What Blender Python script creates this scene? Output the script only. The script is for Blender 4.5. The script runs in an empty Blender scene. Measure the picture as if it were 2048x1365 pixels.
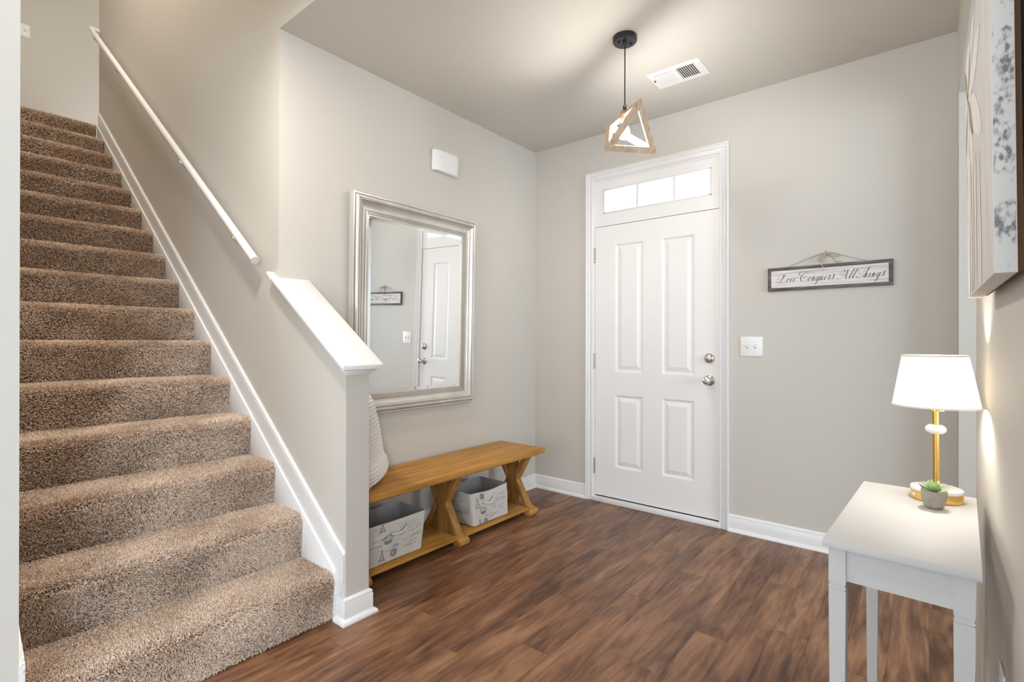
import bpy, bmesh, math, random
import numpy as np
from mathutils import Matrix, Vector
random.seed(7); rng = np.random.default_rng(7)
S = bpy.context.scene
COL = S.collection
PI = math.pi
HC = 2.743                      # foyer ceiling height
YS = -2.138                     # plane of the wall on the right of the stairs
# ------------------------------------------------------------------ camera
cd = bpy.data.cameras.new('camera'); cam = bpy.data.objects.new('camera', cd); COL.objects.link(cam)
cd.sensor_width = 36; cd.lens = 17.834; cd.clip_start = .02
RT = Vector((0.776189, 0.630498, 0.001561)); UP = Vector((-0.000499, -0.001860, 0.999998)); FW = Vector((-0.630500, 0.776188, 0.001129))
M = Matrix((RT, UP, -FW)).transposed().to_4x4(); M.translation = (2.48337, -3.361, 1.19042)
cam.matrix_world = M
S.camera = cam
# ------------------------------------------------------------------ world, lights, exposure
S.view_settings.view_transform = 'Standard'; S.view_settings.look = 'None'
S.view_settings.exposure = 0.12; S.view_settings.gamma = 1.0; S.view_settings.use_curve_mapping = False
w = bpy.data.worlds.new('sky'); S.world = w; w.use_nodes = True
w.node_tree.nodes['Background'].inputs[0].default_value = (.86, .93, 1, 1)
w.node_tree.nodes['Background'].inputs[1].default_value = 2.6

def light(name, kind, loc, power, color, size=.1, size_y=None, target=None, shape=None, spread=None):
    d = bpy.data.lights.new(name, kind); d.energy = power; d.color = color
    if kind == 'AREA':
        d.shape = shape or ('RECTANGLE' if size_y else 'DISK'); d.size = size
        if size_y: d.size_y = size_y
        if spread: d.spread = spread
    else:
        d.shadow_soft_size = size
    o = bpy.data.objects.new(name, d); COL.objects.link(o); o.location = loc
    if target is not None:
        o.rotation_euler = (Vector(target) - Vector(loc)).to_track_quat('-Z', 'Y').to_euler()
    return o
COOL = (.68, .835, 1.0); WARM = (1.0, .90, .79); NEUT = (1.0, .95, .90)
light('room_light', 'POINT', (4.6, -5.5, 2.25), 82, (.82, .92, 1.0), .24)
light('stair_foot_light', 'AREA', (.62, -2.72, 2.735), 21, (1, .93, .86), .16, target=(.62, -2.72, 0))
light('stairwell_light', 'AREA', (-1.3, -2.75, 5.55), 60, (1, .94, .87), .5, target=(-1.3, -2.75, 0))
light('landing_light', 'AREA', (-3.85, -1.0, 5.55), 9, (1, .94, .90), .4, target=(-3.85, -1.0, 0))
light('rear_daylight_fill', 'AREA', (2.1, -6.97, 1.5), 76, COOL, 2.4, 1.7, target=(2.1, 0, 1.5))  # added cool daylight fill in an unseen opening behind the camera
light('side_daylight_fill', 'AREA', (5.97, -5.95, 1.4), 185, COOL, 1.8, 2.0, target=(0, -5.95, 1.4))  # unseen source, added at the right rear to brighten the half wall's end
light('side_room_daylight_fill', 'AREA', (4.93, -1.2, 1.5), 62, (.70, .85, 1.0), 1.4, 1.4, target=(0, -1.2, 1.4))  # unseen panel added beyond the right opening to send cool light into the foyer

# ------------------------------------------------------------------ materials
def nodes(m): return m.node_tree.nodes, m.node_tree.links
def mat(name, col, rough=.5, metal=0., spec=.5, bump=0., bscale=200., var=0., vscale=8., stretch=(1, 1, 1), coat=0., sheen=0., trans=0., coord='Object'):
    m = bpy.data.materials.new(name); m.use_nodes = True; N, L = nodes(m); b = N['Principled BSDF']
    b.inputs['Base Color'].default_value = (*col, 1); b.inputs['Roughness'].default_value = rough
    b.inputs['Metallic'].default_value = metal; b.inputs['Specular IOR Level'].default_value = spec
    b.inputs['Coat Weight'].default_value = coat; b.inputs['Sheen Weight'].default_value = sheen
    if trans: b.inputs['Transmission Weight'].default_value = trans
    if bump or var:
        tc = N.new('ShaderNodeTexCoord'); mp = N.new('ShaderNodeMapping'); L.new(tc.outputs[coord], mp.inputs[0]); mp.inputs['Scale'].default_value = stretch
    if bump:
        n = N.new('ShaderNodeTexNoise'); n.inputs['Scale'].default_value = bscale; n.inputs['Detail'].default_value = 3; L.new(mp.outputs[0], n.inputs[0])
        bp = N.new('ShaderNodeBump'); bp.inputs['Strength'].default_value = bump; bp.inputs['Distance'].default_value = .002
        L.new(n.outputs[0], bp.inputs['Height']); L.new(bp.outputs[0], b.inputs['Normal'])
    if var:
        n = N.new('ShaderNodeTexNoise'); n.inputs['Scale'].default_value = vscale; n.inputs['Detail'].default_value = 5; L.new(mp.outputs[0], n.inputs[0])
        r = N.new('ShaderNodeValToRGB'); L.new(n.outputs[0], r.inputs[0])
        r.color_ramp.elements[0].position = .3; r.color_ramp.elements[1].position = .7
        r.color_ramp.elements[0].color = (*[max(0, c * (1 - var)) for c in col], 1); r.color_ramp.elements[1].color = (*[min(1, c * (1 + var)) for c in col], 1)
        L.new(r.outputs[0], b.inputs['Base Color'])
    return m
def emis(name, col, k):
    m = bpy.data.materials.new(name); m.use_nodes = True; N, L = nodes(m); b = N['Principled BSDF']
    b.inputs['Base Color'].default_value = (*col, 1); b.inputs['Emission Color'].default_value = (*col, 1); b.inputs['Emission Strength'].default_value = k
    return m
def wood(name, dark, mid, light_, axis, rough=.4, scale=1., knots=.0, perobj=False, coat=0., bump=.15, along=1., spec=.5):
    """grain runs along axis (0,1,2)"""
    m = bpy.data.materials.new(name); m.use_nodes = True; N, L = nodes(m); b = N['Principled BSDF']
    tc = N.new('ShaderNodeTexCoord'); mp = N.new('ShaderNodeMapping')
    sc = [14 * scale] * 3; sc[axis] = 1.0 * scale * along; b.inputs['Specular IOR Level'].default_value = spec; mp.inputs['Scale'].default_value = sc
    src = tc.outputs['Object']
    oi = N.new('ShaderNodeObjectInfo')
    if perobj:
        mu = N.new('ShaderNodeMath'); mu.operation = 'MULTIPLY'; mu.inputs[1].default_value = 37.0; L.new(oi.outputs['Random'], mu.inputs[0])
        ad = N.new('ShaderNodeVectorMath'); ad.operation = 'ADD'; L.new(src, ad.inputs[0]); L.new(mu.outputs[0], ad.inputs[1]); src = ad.outputs[0]
    L.new(src, mp.inputs[0])
    n1 = N.new('ShaderNodeTexNoise'); n1.inputs['Scale'].default_value = 1.6; n1.inputs['Detail'].default_value = 6; n1.inputs['Roughness'].default_value = .6; n1.inputs['Distortion'].default_value = .9
    L.new(mp.outputs[0], n1.inputs[0])
    n2 = N.new('ShaderNodeTexNoise'); n2.inputs['Scale'].default_value = 5.5; n2.inputs['Detail'].default_value = 3; L.new(mp.outputs[0], n2.inputs[0])
    mx = N.new('ShaderNodeMath'); mx.operation = 'MULTIPLY_ADD'; mx.inputs[1].default_value = .28; L.new(n2.outputs[0], mx.inputs[0]); L.new(n1.outputs[0], mx.inputs[2])
    val = mx.outputs[0]
    if perobj:
        m2 = N.new('ShaderNodeMath'); m2.operation = 'MULTIPLY_ADD'; m2.inputs[1].default_value = .08; L.new(oi.outputs['Random'], m2.inputs[0]); L.new(val, m2.inputs[2]); val = m2.outputs[0]
        sub = N.new('ShaderNodeMath'); sub.operation = 'SUBTRACT'; sub.inputs[1].default_value = .04; L.new(val, sub.inputs[0]); val = sub.outputs[0]
    if knots:
        mp2 = N.new('ShaderNodeMapping'); s2 = [5.5 * scale] * 3; s2[axis] = 2.2 * scale; mp2.inputs['Scale'].default_value = s2; L.new(src, mp2.inputs[0])
        n3 = N.new('ShaderNodeTexNoise'); n3.inputs['Scale'].default_value = 1.; n3.inputs['Detail'].default_value = 2; L.new(mp2.outputs[0], n3.inputs[0])
        m3 = N.new('ShaderNodeMath'); m3.operation = 'MULTIPLY_ADD'; m3.inputs[1].default_value = knots; L.new(n3.outputs[0], m3.inputs[0]); L.new(val, m3.inputs[2])
        s3 = N.new('ShaderNodeMath'); s3.operation = 'SUBTRACT'; s3.inputs[1].default_value = knots * .5; L.new(m3.outputs[0], s3.inputs[0]); val = s3.outputs[0]
    r = N.new('ShaderNodeValToRGB'); L.new(val, r.inputs[0]); e = r.color_ramp.elements
    e[0].position = .44; e[0].color = (*dark, 1); e[1].position = .86; e[1].color = (*light_, 1); k = e.new(.64); k.color = (*mid, 1)
    L.new(r.outputs[0], b.inputs['Base Color']); b.inputs['Roughness'].default_value = rough; b.inputs['Coat Weight'].default_value = coat
    if bump:
        bp = N.new('ShaderNodeBump'); bp.inputs['Strength'].default_value = bump; bp.inputs['Distance'].default_value = .001; L.new(val, bp.inputs['Height']); L.new(bp.outputs[0], b.inputs['Normal'])
    return m
WALL = mat('greige_paint', (.60, .565, .507), .55, bump=.05, bscale=500, spec=.35)
CEIL = mat('greige_ceiling_paint', (.63, .60, .545), .7, bump=.05, bscale=400, spec=.25)
TRIM = mat('white_trim_paint', (.80, .785, .77), .32)
DOORP = mat('white_door_paint', (.86, .84, .815), .35)
NICK = mat('satin_nickel', (.62, .58, .53), .28, 1)
WORN = mat('worn_nickel', (.36, .32, .29), .4, 1)
DARKM = mat('dark_metal', (.045, .045, .05), .38, .7)
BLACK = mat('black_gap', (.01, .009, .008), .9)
PLAST = mat('white_plastic', (.84, .83, .81), .35)
GOLD = mat('brushed_gold', (.83, .55, .16), .22, 1)
FLOORM = wood('dark_walnut_plank', (.080, .031, .015), (.19, .085, .041), (.33, .165, .084), 1, rough=.36, scale=1., knots=.55, along=1.9, perobj=True, bump=.12)
BENCHY = wood('honey_oak_along_y', (.30, .13, .024), (.50, .24, .048), (.60, .31, .078), 1, rough=.55, spec=.35, scale=1.1)
BENCHZ = wood('honey_oak_along_z', (.25, .112, .024), (.41, .20, .048), (.52, .275, .078), 2, rough=.55, spec=.35, scale=1.1)
BENCHX = wood('honey_oak_along_x', (.27, .118, .024), (.45, .22, .05), (.56, .295, .08), 0, rough=.55, spec=.35, scale=1.1)
PWOOD = wood('weathered_pale_wood', (.40, .27, .165), (.60, .43, .285), (.70, .54, .38), 2, rough=.6, scale=1.6, bump=.05)
SIGNW = wood('grey_brown_sign_wood', (.055, .042, .04), (.12, .095, .09), (.24, .20, .19), 0, rough=.7, scale=3)
SIGNP = wood('whitewashed_board', (.55, .50, .46), (.74, .69, .66), (.80, .76, .73), 0, rough=.7, scale=3)
INK = mat('dark_ink', (.075, .065, .07), .8)
JUTE = mat('jute_twine', (.50, .39, .25), .95, var=.25, vscale=90)
MFRAME = mat('champagne_frame', (.68, .65, .605), .30, .55, var=.10, vscale=9, stretch=(1, 1, .35))
MFDARK = mat('umber_glaze_in_frame_grooves', (.30, .24, .18), .5, .3)
MGLASS = mat('mirror_silver', (.93, .94, .935), .0, 1)
TABLEW = mat('white_table_paint', (.585, .58, .57), .6, spec=.25)
WHITEG = mat('white_gloss', (.87, .86, .84), .18)
CERAM = mat('grey_concrete', (.33, .29, .24), .85, bump=.4, bscale=120, var=.14, vscale=40)
SOIL = mat('dark_soil', (.03, .024, .02), .95)
KNIT = mat('cream_knit', (.84, .80, .755), .95, sheen=.3)
def succ_mat():
    m = mat('succulent_green', (.36, .50, .22), .5, var=.25, vscale=30); return m
LEAF = succ_mat(); LEAFD = mat('succulent_dark', (.13, .16, .10), .55, var=.25, vscale=30)
FABRIC = mat('printed_canvas', (.66, .63, .585), .92, bump=.35, bscale=700, var=.05, vscale=14)
FABIN = mat('grey_canvas_lining', (.36, .345, .33), .95)
PRINT = mat('slate_print', (.11, .125, .15), .95)
PRINTL = mat('pale_slate_print', (.20, .21, .235), .95)
ROPE = mat('cotton_rope', (.72, .67, .58), .95, bump=.5, bscale=300)
CARPET = mat('carpet_backing', (.24, .17, .125), 1., var=.2, vscale=60)
def glass_mat():
    m = bpy.data.materials.new('window_glass'); m.use_nodes = True; N, L = nodes(m); N.remove(N['Principled BSDF'])
    t = N.new('ShaderNodeBsdfTransparent'); g = N.new('ShaderNodeBsdfGlossy'); g.inputs['Roughness'].default_value = .02
    mx = N.new('ShaderNodeMixShader'); mx.inputs[0].default_value = .05
    L.new(t.outputs[0], mx.inputs[1]); L.new(g.outputs[0], mx.inputs[2]); L.new(mx.outputs[0], N['Material Output'].inputs[0]); return m
PANE = glass_mat()
def shade_mat():
    m = bpy.data.materials.new('white_lamp_shade'); m.use_nodes = True; N, L = nodes(m); N.remove(N['Principled BSDF'])
    d = N.new('ShaderNodeBsdfDiffuse'); d.inputs[0].default_value = (.85, .83, .79, 1); t = N.new('ShaderNodeBsdfTranslucent'); t.inputs[0].default_value = (.88, .84, .77, 1)
    mx = N.new('ShaderNodeMixShader'); mx.inputs[0].default_value = .7
    L.new(d.outputs[0], mx.inputs[1]); L.new(t.outputs[0], mx.inputs[2]); L.new(mx.outputs[0], N['Material Output'].inputs[0]); return m
SHADE = shade_mat()
def pile_mat():
    m = bpy.data.materials.new('carpet_pile'); m.use_nodes = True; N, L = nodes(m); b = N['Principled BSDF']; b.inputs['Roughness'].default_value = .9; b.inputs['Specular IOR Level'].default_value = .1
    h = N.new('ShaderNodeHairInfo'); r = N.new('ShaderNodeValToRGB'); L.new(h.outputs['Random'], r.inputs[0])
    r.color_ramp.elements[0].color = (.53, .40, .31, 1); r.color_ramp.elements[1].color = (.94, .76, .61, 1)
    L.new(r.outputs[0], b.inputs['Base Color']); return m
PILE = pile_mat()
def canvas_side_mat():
    m = bpy.data.materials.new('speckled_canvas_edge'); m.use_nodes = True; N, L = nodes(m); b = N['Principled BSDF']; b.inputs['Roughness'].default_value = .8
    tc = N.new('ShaderNodeTexCoord'); mp = N.new('ShaderNodeMapping'); mp.inputs['Scale'].default_value = (1, 1, .6); L.new(tc.outputs['Object'], mp.inputs[0])
    a = N.new('ShaderNodeTexNoise'); a.inputs['Scale'].default_value = 130; a.inputs['Detail'].default_value = 8; L.new(mp.outputs[0], a.inputs[0])
    c = N.new('ShaderNodeTexNoise'); c.inputs['Scale'].default_value = 24; c.inputs['Detail'].default_value = 2; L.new(mp.outputs[0], c.inputs[0])
    ad = N.new('ShaderNodeMath'); ad.operation = 'ADD'; L.new(a.outputs[0], ad.inputs[0]); L.new(c.outputs[0], ad.inputs[1])
    r = N.new('ShaderNodeValToRGB'); L.new(ad.outputs[0], r.inputs[0]); e = r.color_ramp.elements
    e[0].position = .50; e[0].color = (.66, .655, .635, 1); e[1].position = .60; e[1].color = (.20, .20, .205, 1); k = e.new(.54); k.color = (.53, .53, .525, 1)
    # the sum runs 0..2, halve it
    hv = N.new('ShaderNodeMath'); hv.operation = 'MULTIPLY'; hv.inputs[1].default_value = .5; L.new(ad.outputs[0], hv.inputs[0]); L.new(hv.outputs[0], r.inputs[0])
    L.new(r.outputs[0], b.inputs['Base Color']); return m
CSIDE = canvas_side_mat()
CFACE = mat('pale_canvas_paint', (.70, .665, .63), .75, var=.08, vscale=20, stretch=(1, 1, .2))
PETAL = mat('cream_petal_paint', (.82, .79, .75), .7, var=.05, vscale=30)
PETALC = mat('taupe_petal_paint', (.38, .31, .24), .8, var=.2, vscale=30)
CBACK = mat('raw_stretcher_wood', (.085, .042, .013), .8)

# ------------------------------------------------------------------ mesh builder
class MB:
    def __init__(s): s.v = []; s.f = []; s.mi = []
    def add(s, vs, fs, mi=0):
        o = len(s.v); s.v += [tuple(p) for p in vs]; s.f += [tuple(i + o for i in f) for f in fs]; s.mi += [mi] * len(fs); return s
    def box(s, x0, x1, y0, y1, z0, z1, mi=0):
        x0, x1 = min(x0, x1), max(x0, x1); y0, y1 = min(y0, y1), max(y0, y1); z0, z1 = min(z0, z1), max(z0, z1)
        return s.add([(x0, y0, z0), (x1, y0, z0), (x1, y1, z0), (x0, y1, z0), (x0, y0, z1), (x1, y0, z1), (x1, y1, z1), (x0, y1, z1)],
                     [(0, 3, 2, 1), (4, 5, 6, 7), (0, 1, 5, 4), (1, 2, 6, 5), (2, 3, 7, 6), (3, 0, 4, 7)], mi)
    def hexa(s, a, b, mi=0):       # two quads (bottom, top)
        return s.add(list(a) + list(b), [(0, 3, 2, 1), (4, 5, 6, 7), (0, 1, 5, 4), (1, 2, 6, 5), (2, 3, 7, 6), (3, 0, 4, 7)], mi)
    def prism(s, poly, axis, a, b, mi=0):
        """poly in the two other axes (in xyz order), extruded along axis from a to b"""
        n = len(poly)
        def P(p, t):
            q = list(p); q.insert(axis, t); return tuple(q)
        vs = [P(p, a) for p in poly] + [P(p, b) for p in poly]
        return s.add(vs, [tuple(range(n))[::-1], tuple(range(n, 2 * n))] + [(i, (i + 1) % n, (i + 1) % n + n, i + n) for i in range(n)], mi)
    def tube(s, pts, r, n=12, caps=True, mi=0):
        pts = [Vector(p) for p in pts]; m = len(pts); rs = r if isinstance(r, (list, tuple)) else [r] * m
        vs = []; t0 = (pts[1] - pts[0]).normalized(); a = Vector((0, 0, 1)) if abs(t0.z) < .9 else Vector((1, 0, 0)); u = t0.cross(a).normalized()
        for i, p in enumerate(pts):
            t = (pts[min(i + 1, m - 1)] - pts[max(i - 1, 0)]).normalized()
            u = (u - t * u.dot(t)).normalized(); v = t.cross(u)
            for k in range(n):
                c = 2 * PI * k / n; vs.append(p + (u * math.cos(c) + v * math.sin(c)) * rs[i])
        fs = [(i * n + k, i * n + (k + 1) % n, (i + 1) * n + (k + 1) % n, (i + 1) * n + k) for i in range(m - 1) for k in range(n)]
        if caps: fs += [tuple(range(n))[::-1], tuple(range((m - 1) * n, m * n))]
        return s.add(vs, fs, mi)
    def lathe(s, prof, c=(0, 0, 0), n=32, axis='Z', mi=0, jit=None):
        """prof: (r, h) list"""
        vs = []; idx = []
        for j, (r, h) in enumerate(prof):
            row = []
            if r < 1e-6: vs.append((0, 0, h)); row = [len(vs) - 1] * n
            else:
                for k in range(n):
                    a = 2 * PI * k / n; rr = r * (jit(a, j) if jit else 1); row.append(len(vs)); vs.append((rr * math.cos(a), rr * math.sin(a), h))
            idx.append(row)
        fs = []
        for j in range(len(prof) - 1):
            for k in range(n):
                q = [idx[j][k], idx[j][(k + 1) % n], idx[j + 1][(k + 1) % n], idx[j + 1][k]]
                q2 = []; [q2.append(i) for i in q if i not in q2]
                if len(q2) > 2: fs.append(tuple(q2))
        if axis == 'Y-': vs = [(x, -z, y) for x, y, z in vs]      # height towards -y
        if axis == 'X': vs = [(z, x, y) for x, y, z in vs]
        if axis == 'Z-': vs = [(x, -y, -z) for x, y, z in vs]
        return s.add([(x + c[0], y + c[1], z + c[2]) for x, y, z in vs], fs, mi)
    def grid(s, P, nu, nv, mi=0, flip=False):
        vs = [P(i / nu, j / nv) for j in range(nv + 1) for i in range(nu + 1)]; w_ = nu + 1
        fs = [(j * w_ + i, j * w_ + i + 1, (j + 1) * w_ + i + 1, (j + 1) * w_ + i) for j in range(nv) for i in range(nu)]
        if flip: fs = [f[::-1] for f in fs]
        return s.add(vs, fs, mi)
    def sphere(s, c, r, n=10, m=6, sc=(1, 1, 1)):
        pr = [(math.sin(PI * i / m), -math.cos(PI * i / m)) for i in range(m + 1)]; pr[0] = (0, -1); pr[-1] = (0, 1)
        o = len(s.v); s.lathe(pr, n=n)
        for i in range(o, len(s.v)):
            p = s.v[i]; s.v[i] = (c[0] + p[0] * r * sc[0], c[1] + p[1] * r * sc[1], c[2] + p[2] * r * sc[2])
        return s
    def xf(s, fn): s.v = [tuple(fn(*p)) for p in s.v]; return s
    def build(s, name, mats, parent=None, smooth=False, bevel=0., seg=2, angle=.6):
        me = bpy.data.meshes.new(name); me.from_pydata(s.v, [], s.f)
        for m in (mats if isinstance(mats, (list, tuple)) else [mats]): me.materials.append(m)
        if any(s.mi): me.polygons.foreach_set('material_index', s.mi)
        bm = bmesh.new(); bm.from_mesh(me); bmesh.ops.recalc_face_normals(bm, faces=bm.faces)
        if bevel:
            ed = [e for e in bm.edges if len(e.link_faces) == 2 and e.calc_face_angle(0) > angle]
            bmesh.ops.bevel(bm, geom=ed, offset=bevel, segments=seg, profile=.5, affect='EDGES', clamp_overlap=True)
        bm.to_mesh(me); bm.free()
        if smooth or bevel:
            me.polygons.foreach_set('use_smooth', [True] * len(me.polygons)); me.set_sharp_from_angle(angle=math.radians(38))
        me.update(); o = bpy.data.objects.new(name, me); COL.objects.link(o)
        if parent is not None: o.parent = parent; o.matrix_parent_inverse = (parent.matrix_basis.inverted() if parent.type == 'EMPTY' and not parent.get('_local') else Matrix())
        return o
def tag(o, label, cat, group=None, kind=None):
    o['label'] = label; o['category'] = cat
    if group: o['group'] = group
    if kind: o['kind'] = kind
    return o
def empty(name, loc, label, cat, rz=0., local=False, group=None, kind=None):
    o = bpy.data.objects.new(name, None); o.location = loc; o.rotation_euler = (0, 0, rz); o.empty_display_size = .05; COL.objects.link(o)
    o.matrix_basis = Matrix.Translation(loc) @ Matrix.Rotation(rz, 4, 'Z')
    if local: o['_local'] = 1
    return tag(o, label, cat, group, kind)
def struct(mb, name, m, label, parent=None, cat=None, **k):
    o = mb.build(name, m, parent, **k)
    if parent is None: o['kind'] = 'structure'; o['label'] = label; o['category'] = cat or name.split('_')[0]
    return o
def sweep(path, prof, closed=False):
    """profile (offset to the left of travel, z) swept along an xy path with mitres"""
    mb = MB(); n = len(path); rows = []
    for i, p in enumerate(path):
        p = Vector(p[:2]); ds = []
        if i > 0: ds.append((p - Vector(path[i - 1][:2])).normalized())
        if i < n - 1: ds.append((Vector(path[i + 1][:2]) - p).normalized())
        ns = [Vector((-d.y, d.x)) for d in ds]; mm = sum(ns, Vector((0, 0)));
        mm = mm / max(1e-6, (mm.length_squared / len(ns)) ) if len(ns) == 1 else mm * (2 / mm.length_squared)
        rows.append([(p.x + mm.x * o, p.y + mm.y * o, z) for o, z in prof])
    k = len(prof); vs = [q for r in rows for q in r]
    fs = [(i * k + j, i * k + (j + 1) % k, (i + 1) * k + (j + 1) % k, (i + 1) * k + j) for i in range(n - 1) for j in range(k)]
    fs += [tuple(range(k)), tuple(range((n - 1) * k, n * k))[::-1]]
    return mb.add(vs, fs)
def crspline(pts, k=6):
    P = [np.array(p, float) for p in pts]; P = [2 * P[0] - P[1]] + P + [2 * P[-1] - P[-2]]; out = []
    for i in range(1, len(P) - 2):
        for t in np.linspace(0, 1, k, endpoint=False):
            a, b, c, d = P[i - 1:i + 3]
            out.append(.5 * ((2 * b) + (-a + c) * t + (2 * a - 5 * b + 4 * c - d) * t * t + (-a + 3 * b - 3 * c + d) * t ** 3))
    out.append(P[-2]); return out

# ================================================================== room shell
b = MB()
b.box(-.12, .545, 0, .12, 0, HC).box(1.478, 5.05, 0, .12, 0, HC).box(.545, 1.478, 0, .12, 2.405, HC)
struct(b, 'wall_back', WALL, 'greige painted wall holding the front door and wooden sign')
struct(MB().box(-.12, 0, -2.018, 0, 0, HC), 'wall_left', WALL, 'greige painted wall behind the silver framed mirror and bench')
b = MB().box(-3.41, 0, YS, YS + .12, 0, 5.6).box(0, .42, YS, YS + .12, HC + .0015, 5.6)
struct(b, 'wall_stairs', WALL, 'tall greige stairwell wall carrying the white handrail')
KX = .587; KS = .665
kz = lambda x: 1.052 + KS * (KX - x)
struct(MB().prism([(0, 0), (KX, 0), (KX, kz(KX)), (0, kz(0))], 1, YS, YS + .114), 'wall_knee', WALL, 'low sloping half wall between the stair foot and the bench')
b = MB().box(2.612, 2.728, -.13, 0, 0, HC).box(2.612, 2.728, -1.18, -.13, 2.385, HC).box(2.612, 2.728, -3.5, -1.18, 0, HC)
struct(b, 'wall_right', WALL, 'greige wall behind the white console table, with an opening')
struct(MB().box(-4.4, .57, -3.254, -3.134, 0, 5.6), 'wall_stairs_left', WALL, 'greige wall closing the left side of the stairs')
struct(MB().box(-4.42, -4.3, -3.134, 1.1, 2.9, 5.6), 'wall_landing', WALL, 'greige wall at the head of the stairs with light switch')
struct(MB().box(-4.3, -3.3, 1.0, 1.1, 2.9, 5.6).box(-3.41, -3.3, YS + .12, 1.0, 2.9, 5.6), 'wall_upper_hall', WALL, 'greige walls of the upstairs hall')
struct(MB().box(.42, .52, -3.254, YS + .12, HC + .1, 5.6), 'wall_stairwell_end', WALL, 'greige end wall over the foot of the stairs')
b = MB().box(.45, .57, -7.1, -3.254, 0, HC).box(2.728, 6.1, -2.82, -2.7, 0, HC)
b.box(.45, .9, -7.1, -7.0, 0, HC).box(3.3, 6.1, -7.1, -7.0, 0, HC).box(.9, 3.3, -7.1, -7.0, 0, .65).box(.9, 3.3, -7.1, -7.0, 2.35, HC)
b.box(6.0, 6.1, -7.0, -6.85, 0, HC).box(6.0, 6.1, -5.05, -2.82, 0, HC).box(6.0, 6.1, -6.85, -5.05, 0, .4).box(6.0, 6.1, -6.85, -5.05, 2.4, HC)
b.box(4.95, 5.05, -2.7, -1.9, 0, HC).box(4.95, 5.05, -.5, 0, 0, HC).box(4.95, 5.05, -1.9, -.5, 0, .8).box(4.95, 5.05, -1.9, -.5, 2.2, HC)
struct(b, 'wall_front', WALL, 'greige walls of the open living space behind the camera')
b = MB().box(-.12, 6.1, YS + .0008, .12, HC, HC + .1).box(.42, 6.1, -3.254, YS + .0008, HC, HC + .1).box(.45, 6.1, -7.1, -3.254, HC, HC + .1)
struct(b, 'ceiling', CEIL, 'greige foyer ceiling with pendant and air vent')
struct(MB().box(-4.42, .52, -3.254, 1.1, 5.6, 5.7), 'ceiling_upper', CEIL, 'ceiling high over the stairwell')
# floor and its planks
fl = struct(MB().box(-.12, 6.1, -7.1, .12, -.06, -.012), 'floor', FLOORM, 'dark walnut plank floor running towards the front door')
PW = .1245; PL = 1.22
k0 = -15
for k in range(k0, 14):
    x0 = 1.877 + PW * k; x1 = x0 + PW
    if x1 < 0.0 or x0 > 3.55: continue
    off = rng.uniform(0, PL)
    if k == 0: off = -.598 % PL
    y = -4.2 + (off + 4.2) % PL - PL
    while y < 0:
        ya, yb = max(y, -4.2), min(y + PL, -.001); y += PL
        if yb - ya < .02: continue
        xa = max(x0, .002)
        if xa < .40 and yb < YS: continue
        if xa < .40 and ya < YS: ya = YS + .01
        g = .0002; c = .0006; z = rng.uniform(-.0002, .0)
        a = [(xa + g, ya + g, -.0118), (x1 - g, ya + g, -.0118), (x1 - g, yb - g, -.0118), (xa + g, yb - g, -.0118)]
        m_ = [(p[0], p[1], z - c) for p in a]
        t = [(xa + g + c, ya + g + c, z), (x1 - g - c, ya + g + c, z), (x1 - g - c, yb - g - c, z), (xa + g + c, yb - g - c, z)]
        mb = MB().add(a + m_ + t, [(0, 1, 5, 4), (1, 2, 6, 5), (2, 3, 7, 6), (3, 0, 4, 7), (4, 5, 9, 8), (5, 6, 10, 9), (6, 7, 11, 10), (7, 4, 8, 11), (8, 9, 10, 11)])
        mb.build('plank', FLOORM, fl)

# baseboards
BP = [(0, 0), (.030, 0), (.030, .006), (.026, .014), (.019, .019), (.0135, .021), (.0135, .083), (.010, .089), (.0125, .092), (.011, .098), (.005, .103), (0, .105)]
def base(path, name, label): return struct(sweep(path, BP), name, TRIM, label, smooth=True)
base([(.486, 0), (0, 0), (0, YS + .114)], 'baseboard_left', 'white baseboard in the corner under the mirror wall')
base([(2.612, -.13), (2.612, 0), (1.526, 0)], 'baseboard_back', 'white baseboard between the front door and the table')
base([(0.02, YS + .114), (KX, YS + .114), (KX, YS), (.535, YS)], 'baseboard_knee', 'white baseboard wrapping the end of the half wall')
base([(2.612, -3.5), (2.612, -1.18), (2.728, -1.18)], 'baseboard_right', 'white baseboard on the wall behind the console table')
base([(2.728, -.13), (2.612, -.13)], 'baseboard_opening', 'white baseboard on the stub wall beside the opening')
base([(.535, -3.134), (.57, -3.134), (.57, -6.9)], 'baseboard_front', 'white baseboard at the end of the left stair wall')

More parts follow.
